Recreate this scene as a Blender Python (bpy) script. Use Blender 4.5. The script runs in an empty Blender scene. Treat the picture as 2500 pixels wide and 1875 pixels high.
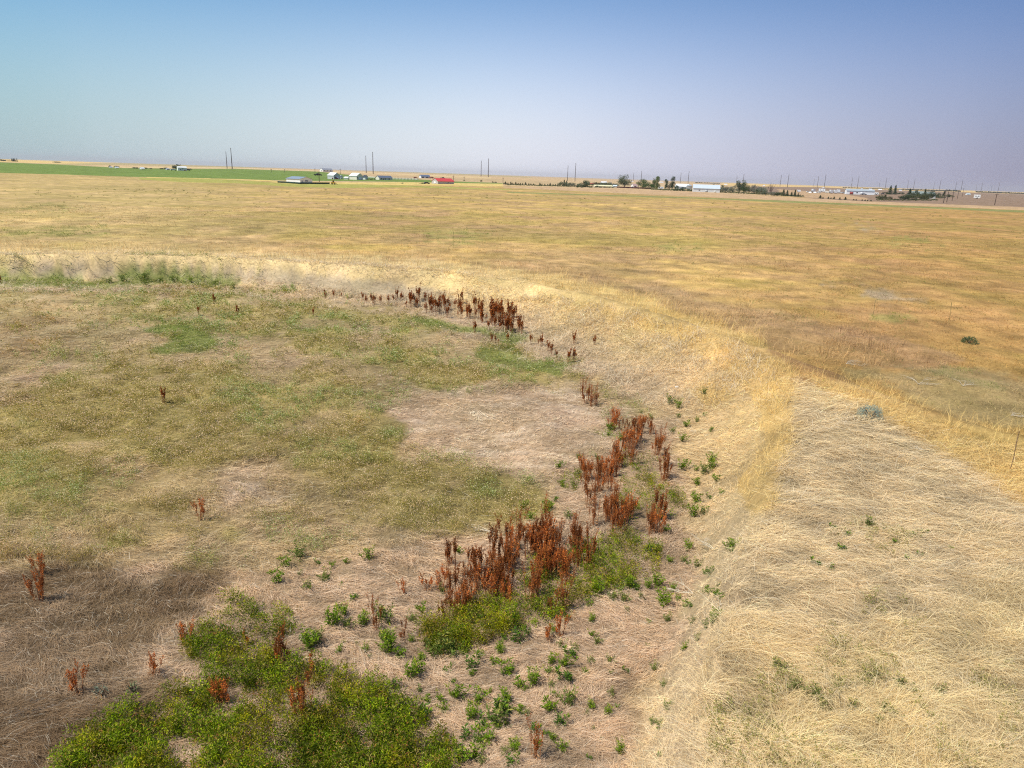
import bpy, math
import numpy as np
from mathutils import Matrix, Vector

# ------------------------------------------------------------------ camera, world, sun, exposure
scene = bpy.context.scene
col = scene.collection
CAMZ = 8.8
FPX = 1720.0                     # focal length in pixels of the 2500 px wide photograph
PITCH = math.radians(16.5)
ROLL = math.radians(1.85)
f_ = np.array([0, math.cos(PITCH), -math.sin(PITCH)])
r0 = np.array([1.0, 0, 0]); u0 = np.array([0, math.sin(PITCH), math.cos(PITCH)])
r_ = r0 * math.cos(ROLL) + u0 * math.sin(ROLL)
u_ = u0 * math.cos(ROLL) - r0 * math.sin(ROLL)
cam_d = bpy.data.cameras.new('camera')
cam = bpy.data.objects.new('camera', cam_d); col.objects.link(cam)
cam_d.sensor_width = 36.0
cam_d.lens = 36.0 * FPX / 2500.0
cam_d.clip_start = 0.1; cam_d.clip_end = 60000
m = Matrix(((r_[0], u_[0], -f_[0], 0), (r_[1], u_[1], -f_[1], 0), (r_[2], u_[2], -f_[2], CAMZ), (0, 0, 0, 1)))
cam.matrix_world = m
scene.camera = cam

SUN_ELEV = math.radians(58); SUN_AZ = math.radians(-118)   # azimuth clockwise from +Y (view direction): left, behind camera
world = bpy.data.worlds.new('World'); scene.world = world
world.use_nodes = True
wn = world.node_tree.nodes; wl = world.node_tree.links
bg = wn['Background']
sky = wn.new('ShaderNodeTexSky'); sky.sky_type = 'NISHITA'; sky.sun_disc = False
sky.sun_elevation = SUN_ELEV; sky.sun_rotation = SUN_AZ
sky.air_density = 1.0; sky.dust_density = 2.2; sky.ozone_density = 1.6; sky.altitude = 1500
tc = wn.new('ShaderNodeTexCoord'); sep = wn.new('ShaderNodeSeparateXYZ')
wl.new(tc.outputs['Generated'], sep.inputs[0])
# smoke-tinted air: cyan towards one side of the sky, violet towards the other (world direction x)
ramp = wn.new('ShaderNodeValToRGB'); mr = wn.new('ShaderNodeMapRange')
mr.inputs[1].default_value = -0.65; mr.inputs[2].default_value = 0.65
wl.new(sep.outputs[0], mr.inputs[0]); wl.new(mr.outputs[0], ramp.inputs[0])
cr = ramp.color_ramp; cr.elements[0].position = 0.0; cr.elements[0].color = (0.40, 0.76, 0.80, 1)
cr.elements[1].position = 1.0; cr.elements[1].color = (0.28, 0.34, 0.50, 1)
e = cr.elements.new(0.5); e.color = (1.04, 1.04, 1.09, 1)
mix = wn.new('ShaderNodeMix'); mix.data_type = 'RGBA'; mix.blend_type = 'MULTIPLY'; mix.inputs[0].default_value = 1.0
wl.new(sky.outputs[0], mix.inputs[6]); wl.new(ramp.outputs[0], mix.inputs[7])
ramp2 = wn.new('ShaderNodeValToRGB'); wl.new(sep.outputs[2], ramp2.inputs[0])
c2 = ramp2.color_ramp; c2.elements[0].position = 0.0; c2.elements[0].color = (1.06, .97, .96, 1); c2.elements[1].position = 0.5; c2.elements[1].color = (.70, .98, 1.06, 1)
mix2 = wn.new('ShaderNodeMix'); mix2.data_type = 'RGBA'; mix2.blend_type = 'MULTIPLY'; mix2.inputs[0].default_value = 1.0
wl.new(mix.outputs[2], mix2.inputs[6]); wl.new(ramp2.outputs[0], mix2.inputs[7])
cr.interpolation = 'B_SPLINE'
# low smoke haze: the sky pales towards the horizon, by compass direction
ramp3 = wn.new('ShaderNodeValToRGB'); wl.new(mr.outputs[0], ramp3.inputs[0]); c3_ = ramp3.color_ramp; c3_.interpolation = 'B_SPLINE'
c3_.elements[0].color = (.27, .37, .40, 1); c3_.elements[1].position = 1.0; c3_.elements[1].color = (.185, .18, .255, 1)
for p_, k_ in ((.12, (.30, .39, .42)), (.42, (.60, .61, .66)), (.62, (.49, .50, .60)), (.88, (.245, .24, .34))):
    e3 = c3_.elements.new(p_); e3.color = (*k_, 1)
sc3 = wn.new('ShaderNodeVectorMath'); sc3.operation = 'SCALE'; sc3.inputs['Scale'].default_value = 9.6; wl.new(ramp3.outputs[0], sc3.inputs[0])
mz = wn.new('ShaderNodeMapRange'); mz.interpolation_type = 'SMOOTHSTEP'; mz.inputs[1].default_value = -0.02; mz.inputs[2].default_value = 0.245; mz.inputs[3].default_value = 0.95; mz.inputs[4].default_value = 0.0
wl.new(sep.outputs[2], mz.inputs[0])
mix3 = wn.new('ShaderNodeMix'); mix3.data_type = 'RGBA'; wl.new(mz.outputs[0], mix3.inputs[0]); wl.new(mix2.outputs[2], mix3.inputs[6]); wl.new(sc3.outputs[0], mix3.inputs[7])
wl.new(mix3.outputs[2], bg.inputs[0]); bg.inputs[1].default_value = 0.15
sl = bpy.data.lights.new('sun', 'SUN'); sl.energy = 5.0; sl.angle = math.radians(0.6); sl.color = (1.0, 0.93, 0.80)
so = bpy.data.objects.new('sun', sl); col.objects.link(so)
sdir = Vector((math.sin(SUN_AZ) * math.cos(SUN_ELEV), math.cos(SUN_AZ) * math.cos(SUN_ELEV), math.sin(SUN_ELEV)))
so.rotation_euler = sdir.to_track_quat('Z', 'Y').to_euler()
scene.view_settings.view_transform = 'Standard'; scene.view_settings.look = 'None'
scene.view_settings.gamma = 1.0; scene.view_settings.use_curve_mapping = False
scene.view_settings.exposure = 0.05
scene.cycles.max_bounces = 5; scene.cycles.diffuse_bounces = 3; scene.cycles.transmission_bounces = 3
scene.cycles.transparent_max_bounces = 4; scene.cycles.volume_bounces = 0
scene.cycles.use_denoising = False; scene.cycles.filter_width = 1.15; scene.cycles.sample_clamp_indirect = 4.0

# ------------------------------------------------------------------ projection helpers
D2P = 2500.0 / 2212.0
def project(x, y, z):
    dx = np.asarray(x); dy = np.asarray(y); dz = np.asarray(z) - CAMZ
    a = dx * r_[0] + dy * r_[1] + dz * r_[2]
    b = dx * u_[0] + dy * u_[1] + dz * u_[2]
    c = dx * f_[0] + dy * f_[1] + dz * f_[2]
    c = np.where(c < 0.05, 0.05, c)
    return 1250 + FPX * a / c, 937.5 - FPX * b / c
def ray(px, py):
    a = (np.asarray(px, float) - 1250) / FPX; b = (937.5 - np.asarray(py, float)) / FPX
    return (a[..., None] * r_ + b[..., None] * u_ + f_)
def on_plane(px, py, z):
    d = ray(px, py); dz = np.minimum(d[..., 2], -0.0006)
    t = (CAMZ - z) / -dz
    return d[..., 0] * t, d[..., 1] * t

# ------------------------------------------------------------------ noise
def _hash(ix, iy, seed):
    h = (ix.astype(np.int64) * 374761393 + iy.astype(np.int64) * 668265263 + seed * 974711 + 12345) & 0x7fffffff
    h = ((h ^ (h >> 13)) * 1274126177) & 0x7fffffff
    h = h ^ (h >> 16)
    return (h & 0xffff) / 65535.0
def vnoise(x, y, seed=0):
    ix = np.floor(x); iy = np.floor(y); fx = x - ix; fy = y - iy
    fx = fx * fx * (3 - 2 * fx); fy = fy * fy * (3 - 2 * fy)
    ix = ix.astype(np.int64); iy = iy.astype(np.int64)
    a = _hash(ix, iy, seed); b = _hash(ix + 1, iy, seed); c = _hash(ix, iy + 1, seed); d = _hash(ix + 1, iy + 1, seed)
    return (a * (1 - fx) + b * fx) * (1 - fy) + (c * (1 - fx) + d * fx) * fy
def fbm(x, y, seed=0, octs=4):
    s = 0; a = 0.5; t = 0
    for o in range(octs):
        s = s + a * vnoise(x * 2 ** o + 17.3 * o, y * 2 ** o - 9.1 * o, seed + o); t += a; a *= 0.55
    return s / t
def sstep(a, b, x):
    t = np.clip((x - a) / (b - a), 0, 1); return t * t * (3 - 2 * t)

# ------------------------------------------------------------------ terrain
ZC = 1.9; ZF = 0.35
CREST = [(-260,548),(0,549),(300,549),(500,557),(700,567),(900,582),(1100,606),(1250,632),(1400,674),(1500,708),(1600,748),(1660,792),(1690,850),
         (1690,905),(1682,960),(1655,1030),(1632,1100),(1605,1180),(1565,1290),(1530,1400),(1500,1520),(1470,1659),(1430,1950),(1380,2600)]
OUTER = [(-260,547),(0,548),(300,548),(500,556),(700,566),(900,581),(1100,605),(1250,631),(1400,673),(1500,707),(1600,746),(1700,784),(1850,836),
         (2000,893),(2212,963),(2420,1035),(2800,1180),(3100,1290)]
TOE = [(-260,612),(0,608),(250,604),(450,612),(650,630),(850,655),(1000,690),(1120,735),(1200,775),(1300,845),(1400,900),(1470,1000),
       (1500,1100),(1490,1200),(1450,1300),(1410,1450),(1360,1659),(1300,1950),(1230,2600)]
def wpoly(pts, z):
    p = np.array(pts, float) * D2P
    x, y = on_plane(p[:, 0], p[:, 1], z)
    return np.stack([x, y], 1)
def pdist(X, Y, P):
    best = np.full(X.shape, 1e9)
    for (a, b) in zip(P[:-1], P[1:]):
        ab = b - a; L = max(ab @ ab, 1e-9)
        t = np.clip(((X - a[0]) * ab[0] + (Y - a[1]) * ab[1]) / L, 0, 1)
        d = np.hypot(X - a[0] - t * ab[0], Y - a[1] - t * ab[1])
        best = np.minimum(best, d)
    return best
def inside(X, Y, P):
    r = np.zeros(X.shape, bool); n = len(P)
    for i in range(n):
        x1, y1 = P[i]; x2, y2 = P[(i + 1) % n]
        if y1 == y2: continue
        c = ((y1 > Y) != (y2 > Y)) & (X < (x2 - x1) * (Y - y1) / (y2 - y1) + x1)
        r ^= c
    return r
cw = wpoly(CREST, ZC); ow = wpoly(OUTER, ZC); tw = wpoly(TOE, 0.0)
GX0, GX1, GY0, GY1, GS = -130.0, 130.0, -40.0, 110.0, 0.4
gx = np.arange(GX0, GX1 + .01, GS); gy = np.arange(GY0, GY1 + .01, GS)
gX, gY = np.meshgrid(gx, gy)
def close_in(P, last_y=-45):
    a, b = P[0], P[-1]
    return np.vstack([P, [[b[0] - 2, last_y]], [[-160, last_y]], [[-160, a[1] + (a[1] * 0.02)]]])
in_c = inside(gX, gY, close_in(cw)); in_t = inside(gX, gY, close_in(tw))
ow_cl = np.vstack([ow, [[170, ow[-1][1] - 30]], [[170, -45]], [[-160, -45]], [[-160, ow[0][1]]]])
in_o = inside(gX, gY, ow_cl)
dc = pdist(gX, gY, cw); dt = pdist(gX, gY, tw); do = pdist(gX, gY, ow)
tt = dt / (dt + dc + 1e-6)
H = np.where(in_t, 0.0, np.where(in_c, ZC * (tt ** 1.75), ZC))
H = np.where(in_o, H, ZF + (ZC - ZF) * (1 - sstep(0, 5.0, do)))
H = np.where(in_o & ~in_c, ZC - 0.25 * sstep(0, 14, dc), H)
H = H + (fbm(gX / 4.0, gY / 4.0, 3, 4) - 0.5) * 0.38 + (fbm(gX / 1.3, gY / 1.3, 8, 3) - 0.5) * 0.30
edge = np.minimum(np.minimum(gX - GX0, GX1 - gX), np.minimum(gY - GY0 + 30, GY1 - gY))
Hf_grid = H; CRESTD = np.where(in_c, dc, -dc)
def gsample(A, x, y):
    fx = np.clip((x - GX0) / GS, 0, A.shape[1] - 1.001); fy = np.clip((y - GY0) / GS, 0, A.shape[0] - 1.001)
    ix = fx.astype(int); iy = fy.astype(int); fx = fx - ix; fy = fy - iy
    return (A[iy, ix] * (1 - fx) + A[iy, ix + 1] * fx) * (1 - fy) + (A[iy + 1, ix] * (1 - fx) + A[iy + 1, ix + 1] * fx) * fy
def height(x, y):
    x = np.asarray(x, float); y = np.asarray(y, float)
    h = gsample(Hf_grid, x, y)
    d = np.hypot(x, y); az = np.degrees(np.arctan2(x, y))
    w = sstep(0, 14, np.minimum(np.minimum(x - GX0, GX1 - x), np.minimum(y - GY0 + 20, GY1 - y)))
    far = ZF + (fbm(x / 40, y / 40, 21, 3) - 0.5) * 0.5 * sstep(60, 120, d) * (1 - sstep(900, 1500, d))
    far = far + 4.6 * sstep(430, 1150, d) * (1 - sstep(-6, 8, az)) * (az > -110)
    return h * w + far * (1 - w)
def unproject(px, py, it=14):
    d = ray(px, py); dz = np.minimum(d[..., 2], -0.0006)
    z = np.full(dz.shape, 0.6)
    for _ in range(it):
        t = (CAMZ - z) / -dz
        x = d[..., 0] * t; y = d[..., 1] * t
        z = 0.4 * z + 0.6 * height(x, y)
    t = (CAMZ - z) / -dz
    x = d[..., 0] * t; y = d[..., 1] * t
    return x, y, height(x, y)
def at(px, py):
    x, y, z = unproject(np.array([float(px)]), np.array([float(py)]), 30)
    return float(x[0]), float(y[0]), float(z[0])
def mpp(x, y, z=0.0):   # metres per photo pixel at that place
    return (x * f_[0] + y * f_[1] + (z - CAMZ) * f_[2]) / FPX

# ------------------------------------------------------------------ vegetation / colour zones (polygons in the photo, read through the ground point)
RX0, RY0, RS = -900, 380, 5
rx = np.arange(RX0, 3400, RS); ry = np.arange(RY0, 2800, RS)
rX, rY = np.meshgrid(rx, ry)
wx, wy, wz = unproject(rX.astype(float), rY.astype(float))
nA = fbm(wx / 1.6, wy / 1.6, 31, 4); nB = fbm(wx / 0.5, wy / 0.5, 41, 3)
def blur(A, r):
    if r < 1: return A
    for ax in (0, 1):
        for _ in range(2):
            P = np.pad(A, [(r + 1, r) if k == ax else (0, 0) for k in (0, 1)], mode='edge')
            C = np.cumsum(P, axis=ax)
            n = A.shape[ax]
            A = (np.take(C, np.arange(2 * r + 1, 2 * r + 1 + n), axis=ax) - np.take(C, np.arange(0, n), axis=ax)) / (2 * r + 1)
    return A
_k = 1.0 / np.maximum(mpp(wx, wy, wz), .004)
_dep = np.clip(CAMZ / np.hypot(wx, wy), 0.02, 1)
WXv = np.clip((fbm(wx / 3.0, wy / 3.0, 201, 4) - .5) * 4.0 * _k, -46, 46); WYv = np.clip((fbm(wx / 3.0, wy / 3.0, 301, 4) - .5) * 4.0 * _k * _dep, -34, 34)
def zone(polys, soft=14, rag=0.5, holes=(), warp=1.0):
    WX = rX + WXv * warp; WY = rY + WYv * warp
    M = np.zeros(rX.shape)
    for p in polys:
        q = [(a * D2P, b * D2P) for a, b in p]
        M = np.maximum(M, inside(WX, WY, q).astype(float))
    for p in holes:
        q = [(a * D2P, b * D2P) for a, b in p]
        M = M * (1 - inside(WX, WY, q).astype(float))
    M = blur(M, max(1, int(soft / RS)))
    return sstep(0.32, 0.68, M + rag * ((nA - 0.5) * 1.3 + (nB - 0.5) * 0.5) * (M > 0.02))
def rsample(A, px, py):
    fx = np.clip((px - RX0) / RS, 0, A.shape[1] - 1.001); fy = np.clip((py - RY0) / RS, 0, A.shape[0] - 1.001)
    ix = fx.astype(int); iy = fy.astype(int); fx = fx - ix; fy = fy - iy
    return (A[iy, ix] * (1 - fx) + A[iy, ix + 1] * fx) * (1 - fy) + (A[iy + 1, ix] * (1 - fx) + A[iy + 1, ix + 1] * fx) * fy

Z = {}
Z['basin'] = zone([[(x, y) for x, y in TOE] + [(-900, 2900), (-900, 612)]], 64, 0.7)
Z['crest_in'] = zone([[(x, y) for x, y in CREST] + [(-900, 2900), (-900, 548)]], 8, 0.15, warp=0)
Z['mat'] = zone([[(1690,805),(1800,838),(1950,893),(2100,946),(2260,998),(3000,1290),(3000,2700),(1340,2700),(1400,1600),(1500,1330),(1580,1120),(1650,950),(1660,850)]], 24, 0.3, warp=.4); Z['mat'] = Z['mat'] * (1 - .98 * Z['crest_in'])
Z['yellow'] = zone([[(1700,1500),(1850,1360),(2000,1290),(2212,1250),(2500,1250),(2500,1900),(1600,1900)]], 60, 0.6)
Z['olive'] = zone([
    [(-60,915),(60,870),(150,822),(330,775),(450,790),(620,790),(760,782),(800,840),(830,885),(930,920),(890,970),(880,1010),(1000,1020),(1100,1050),(1180,1060),
     (1180,1110),(1050,1140),(990,1180),(850,1180),(740,1140),(660,1110),(660,1060),(590,990),(500,1010),(420,1080),(500,1150),(570,1190),(420,1185),(320,1225),(200,1190),(100,1160),(-60,1130)],
    [(120,650),(480,625),(700,640),(950,690),(970,715),(870,735),(1000,760),(1200,750),(1250,800),(1210,840),(1050,812),(900,835),(800,805),(700,772),(560,742),(430,722),(330,705),(250,690)]],
    22, 0.75, holes=[[(490,1030),(620,985),(680,1080),(640,1115),(520,1110)], [(170,1010),(260,990),(360,1010),(340,1050),(200,1060)],
                     [(690,695),(800,690),(870,705),(860,735),(760,755),(690,730)], [(430,765),(520,745),(610,760),(560,785),(450,785)]])
Z['olive_sparse'] = zone([[(-60,900),(200,800),(330,700),(120,650),(480,625),(950,690),(1200,750),(1260,830),(1420,880),(1300,1000),(1200,1040),(1220,1130),(1000,1200),(800,1210),(650,1240),(300,1260),(-60,1190)]],
    30, 0.5, holes=[[(830,870),(900,850),(1200,845),(1290,885),(1290,970),(1230,1020),(1100,1035),(960,1005),(900,950)]])
Z['olive_soft'] = blur(Z['olive'], 9)
Z['bare'] = zone([[(800,862),(900,845),(1000,850),(1200,840),(1290,880),(1305,960),(1230,1020),(1100,1040),(960,1010),(900,950),(850,900)],
    [(870,712),(960,700),(1050,720),(1090,745),(1000,755),(880,740)], [(490,1030),(620,985),(680,1080),(640,1115),(520,1110)]], 44, 0.9, warp=1.5)
Z['green'] = zone([
    [(500,1268),(560,1330),(620,1310),(690,1400),(720,1460),(810,1470),(830,1530),(900,1560),(960,1590),(985,1659),(975,1800),(60,1800),(150,1600),(230,1545),(330,1505),(430,1495),(450,1470),(380,1430),(400,1390),(500,1360)],
    [(920,1350),(1020,1318),(1110,1272),(1180,1225),(1250,1185),(1320,1145),(1415,1160),(1440,1212),(1390,1245),(1300,1270),(1250,1310),(1180,1340),(1100,1355),(1020,1410),(930,1425)],
    [(1365,985),(1430,995),(1445,1050),(1490,1075),(1450,1125),(1380,1130),(1330,1070)],
    [(1190,1030),(1245,1000),(1270,1010),(1250,1070),(1200,1060)]], 18, 0.8,
    holes=[[(600,1385),(690,1410),(700,1450),(640,1440)], [(455,1490),(520,1490),(530,1545),(470,1545)], [(640,1505),(700,1515),(700,1565),(640,1560)], [(330,1590),(430,1600),(430,1650),(350,1640)]], warp=.35)
Z['green_fringe'] = zone([[(640,1290),(800,1330),(900,1330),(1050,1300),(1100,1240),(1240,1100),(1330,950),(1430,960),(1500,1060),(1540,1260),(1500,1420),(1440,1659),(1430,1800),(980,1800),(960,1600),(820,1480),(700,1450)],
    [(580,1130),(700,1130),(720,1220),(620,1250)]], 50, 0.9)
Z['bright'] = zone([[(920,680),(1050,703),(1110,722),(1160,742),(1140,757),(1060,728),(1000,712),(920,692)], [(-60,588),(100,590),(190,600),(180,618),(-60,622)],
    [(180,612),(330,606),(500,611),(500,618),(330,616),(120,632)], [(235,600),(280,580),(350,577),(420,585),(500,600),(505,612),(380,610),(250,615)], [(320,712),(400,700),(460,740),(430,768),(350,765)], [(1020,750),(1120,755),(1210,790),(1220,815),(1120,790),(1010,770)]], 5, 0.5)
Z['brown_left'] = (.35 + .9 * sstep(.4, .6, fbm(wx / 2.5, wy / 2.5, 401, 4))) * zone([[(-100,700),(150,690),(280,740),(260,790),(60,870),(-100,900)], [(-100,1200),(200,1230),(400,1260),(500,1290),(380,1380),(240,1500),(60,1600),(-100,1700)],[(640,880),(880,900),(900,960),(860,1020),(720,1000),(640,950)]], 110, 1.0)
Z['brown_vignette'] = zone([[(-100,1190),(150,1220),(330,1250),(480,1280),(440,1340),(360,1400),(350,1470),(240,1520),(120,1620),(60,1700),(-100,1750)]], 90, 1.0)  # brown straw corner, its colour also carrying painted lens vignette darkening
Z['left_mid'] = zone([[(-700,625),(-100,625),(200,622),(420,640),(330,690),(310,770),(180,810),(60,880),(-100,910),(-700,910)]], 60, 1.0)
Z['tan_left'] = zone([[(-100,628),(250,622),(330,690),(200,690),(-100,695)], [(1250,770),(1450,810),(1480,880),(1420,900),(1300,860)], [(250,740),(420,730),(330,780),(100,850),(150,790)]], 24, 0.5)
Z['grey_toe'] = zone([[(-100,568),(250,572),(500,580),(700,590),(850,610),(1000,640),(1000,690),(850,655),(650,628),(450,612),(250,604),(-100,600)]], 14, 0.7)
Z['behind'] = zone([[(1230,590),(1400,620),(1600,658),(1780,705),(2000,745),(2070,775),(2040,805),(1900,800),(1750,770),(1640,735),(1500,690),(1350,640)]], 12, 0.6)
Z['right_olive'] = zone([[(1700,760),(1900,800),(2060,790),(2300,820),(2300,960),(2212,940),(2000,885),(1850,830)]], 30, 0.6)
Z['tuft'] = zone([[(-100,535),(300,535),(600,548),(900,560),(1100,580),(1250,605),(1400,645),(1520,690),(1640,725),(1720,800),(1715,880),(1710,960),(1675,1030),(1660,1100),(1600,1100),(1590,1040),(1640,960),(1650,880),
     (1600,830),(1500,760),(1400,710),(1250,660),(1100,625),(900,595),(600,575),(300,562),(-100,560)], [(1700,790),(1850,830),(2000,885),(2212,950),(2400,1020),(2400,1190),(2212,1110),(2040,990),(1930,920),(1850,872)],
     [(1500,840),(1570,820),(1590,860),(1530,880)]], 14, 0.6, warp=.3)
Z['rweeds'] = zone([[(1600,1560),(1700,1420),(1850,1330),(2000,1330),(2200,1400),(2300,1500),(2300,1750),(1500,1750)], [(1720,1180),(1850,1150),(2050,1180),(2000,1260),(1800,1260)]], 60, 0.9)
Z['fieldgreen'] = zone([[(-60,495),(120,490),(250,490),(240,508),(60,515),(-60,518)], [(-60,446),(150,443),(220,452),(60,460),(-60,460)], [(1370,474),(1500,480),(1610,490),(1550,493),(1400,484)],
    [(900,505),(1000,500),(1090,512),(1060,525),(920,522)], [(1860,676),(1960,678),(2010,700),(1930,705),(1870,695)], [(1400,530),(1520,530),(1500,545),(1420,545)], [(1880,515),(2000,510),(2050,525),(1950,530)],
    [(1760,540),(1800,545),(1790,552)], [(1960,800),(2100,790),(2212,840),(2212,860),(2080,830)]], 10, 1.0)
Z['fieldgrey'] = zone([[(1810,622),(1900,620),(1990,640),(1970,655),(1880,650)], [(1780,485),(1900,485),(1950,500),(1820,500)], [(1740,610),(1830,615),(1760,628)]], 18, 0.7)
def z_(name, px, py): return rsample(Z[name], px, py)

A3 = np.array
C_GOLD = A3([.60,.395,.13]); C_TAN = A3([.42,.27,.125]); C_OLV = A3([.25,.20,.065]); C_BEIGE = A3([.52,.38,.17])
BANDS = [  # (colour, [(x, top, bottom), ...])
 ((.53,.365,.205), [(-400,300,402),(0,300,418),(570,300,440),(1200,300,452),(1800,300,475),(2500,300,503),(3000,300,520)]),
 ((.42,.37,.13), [(-400,372,382),(0,383,388),(250,388,392),(330,395,396)]),
 ((.66,.46,.19), [(-400,380,388),(0,388,395),(150,392,400),(250,394,398),(340,397,398)]),
 ((.42,.33,.16), [(100,400,402),(300,398,403),(570,406,409),(750,409,412),(1000,419,422),(1300,432,434)]),
 ((.60,.44,.24), [(200,405,408),(570,409,412),(750,416,418),(900,421,423),(1200,433,436)]),
 ((.48,.34,.19), [(560,411,420),(760,418,430),(900,426,440),(1200,437,446),(1400,446,453),(1600,450,460)]),
 ((.165,.225,.050), [(-400,382,412),(0,396,422),(150,402,426),(300,410,431),(450,412,435),(570,412,437),(660,415,440),(780,419,442),(900,432,443),(1020,438,445),(1110,443,447),(1230,447,449)]),
 ((.62,.45,.16), [(360,432,434),(570,437,439),(660,440,443),(700,446,449),(1000,445,452),(1230,449,455)]),
 ((.36,.33,.085), [(340,434,438),(450,435,445),(570,439,447),(700,448,455),(820,449,459),(1000,453,457),(1250,462,464)]),
 ((.66,.44,.17), [(1760,444,452),(1900,448,456),(2100,452,462),(2300,458,467),(2500,466,474),(2900,478,488)]),
 ((.27,.18,.125), [(1840,455,464),(1900,456,476),(2000,457,486),(2100,462,491),(2300,468,499),(2500,474,506),(2900,488,520)]),
 ((.46,.30,.175), [(1900,462,470),(1960,466,482),(2060,474,486),(2120,484,489)]),
 ((.50,.33,.19), [(1230,455,458),(1500,460,471),(1700,468,480),(1900,480,489),(2100,491,497),(2500,506,513),(2900,520,530)]),
 ((.25,.24,.085), [(1240,468,471),(1500,476,479),(1700,482,485),(1900,489,494),(2100,498,502),(2500,514,519),(2900,530,535)]),
]
def ground_color(px, py, x, y):
    n1 = fbm(x / 9.0, y / 9.0, 51, 4); n2 = fbm(x / 2.2, y / 2.2, 61, 3); n3 = fbm(x / 35.0, y / 35.0, 71, 3)
    g = np.clip((n1 - 0.32) * 2.4, 0, 1)[..., None]; o = sstep(0.46, 0.62, n3 * 0.5 + n1 * 0.5)[..., None]; o = np.maximum(o, sstep(.52, .64, fbm(x / 14.0, y / 30.0, 77, 4))[..., None] * .5)
    c = C_GOLD * g + C_TAN * (1 - g)
    c = c * (1 - 0.55 * o) + C_OLV * 0.55 * o
    le = (1 - sstep(300, 900, px))[..., None] * 0.6
    c = c * (1 - le) + (C_BEIGE * (1 - 0.35 * o) + C_OLV * 0.35 * o) * le
    rt = sstep(1500, 2400, px)[..., None] * 0.65
    c = c * (1 - rt) + (A3([.40,.215,.075]) * (1 - .4 * o) + A3([.24,.185,.05]) * .4 * o) * rt
    def put(c, m, k): m = m[..., None]; return c * (1 - m) + A3(k) * m
    # far bands
    w = py < 545
    if w.any():
        cc = c[w]; X = px[w]; Y = py[w] + (n2[w] - 0.5) * 0.8
        for k, pts in BANDS:
            xs = [p[0] for p in pts]; tp = np.interp(X, xs, [p[1] for p in pts]); bt = np.interp(X, xs, [p[2] for p in pts])
            mm = sstep(-0.6, 0.6, Y - tp) * sstep(-0.8, 0.8, bt - Y) * (X >= xs[0]) * (X <= xs[-1])
            vary = 0.92 + 0.16 * n1[w]
            cc = cc * (1 - mm[..., None]) + A3(k) * (mm * 1.0)[..., None] * vary[..., None]
        c[w] = cc
    c = put(c, 0.6 * z_('fieldgreen', px, py) * sstep(.35, .6, n2), (.25,.235,.07))
    c = put(c, 0.7 * z_('fieldgrey', px, py), (.33,.26,.19))
    c = put(c, 0.4 * z_('behind', px, py), (.39,.26,.155))
    c = put(c, 0.6 * z_('right_olive', px, py), (.40,.325,.17))
    ci = z_('crest_in', px, py)
    cdv = sstep(.6, 6.0, gsample(CRESTD, x, y)); c = put(c, ci, (.61,.45,.225)); c = put(c, ci * cdv * .85, (.47,.36,.25)); c = put(c, ci * cdv * sstep(.48, .62, n2) * .35, (.33,.25,.18))
    c = put(c, ci * z_('grey_toe', px, py) * .8, (.36,.29,.205))
    c = put(c, ci * sstep(1050, 1350, py) * .8, (.545,.42,.265)); c = put(c, z_('mat', px, py), (.54,.42,.255))
    c = put(c, z_('mat', px, py) * z_('yellow', px, py), (.56,.44,.25)); c = put(c, z_('mat', px, py) * sstep(.5, .66, n2) * .4, (.44,.33,.16))
    b = z_('basin', px, py)
    c = put(c, b, (.475,.345,.23))
    c = put(c, b * z_('tan_left', px, py) * .8, (.50,.385,.20))
    c = put(c, b * z_('left_mid', px, py) * (.6 + .4 * sstep(.4, .6, n1)), (.37,.29,.135))
    c = put(c, b * np.clip(z_('brown_left', px, py), 0, 1) * .75, (.255,.175,.09))
    c = put(c, b * sstep(.50, .66, n1) * .35 + b * sstep(.52, .66, n2) * .25, (.42,.285,.155))
    c = put(c, b * z_('brown_vignette', px, py) * (.55 + .45 * sstep(.4, .6, n2)), (.175,.115,.066))  # dead brown thatch, darkened further to paint in the corner vignette
    c = put(c, z_('bare', px, py) * b * .65, (.58,.44,.30)); sw = sstep(.46, .60, fbm(x / 1.5 + y / 6.0, y / .55, 87, 3)); c = put(c, z_('bare', px, py) * b * sw * .55, (.42,.30,.18)); c = put(c, z_('bare', px, py) * b * sstep(.56, .68, fbm(x / 1.2, y / .5, 89, 3)) * .6, (.70,.56,.42))
    c = put(c, b * z_('olive_sparse', px, py) * (1 - z_('bare', px, py)) * .45, (.36,.28,.13))
    c = put(c, b * z_('olive', px, py) * (.25 + .5 * sstep(.38, .52, fbm(x / 2.6, y / 2.6, 421, 3))), (.34,.28,.095))
    c = put(c, z_('bright', px, py) * .8, (.17,.21,.045))
    t = z_('tuft', px, py)
    lf = (1 - sstep(900, 1700, px))[..., None]; tcol = A3([.60,.45,.23]) * lf + A3([.62,.435,.175]) * (1 - lf); tm = (t * .8)[..., None]; c = c * (1 - tm) + tcol * tm
    ol = sstep(0.5, 0.75, n1) * .18
    c = put(c, ol * ci, (.42,.31,.18))
    return np.clip(c * (0.80 + 0.42 * n2[..., None]), 0.01, 0.9)

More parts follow.
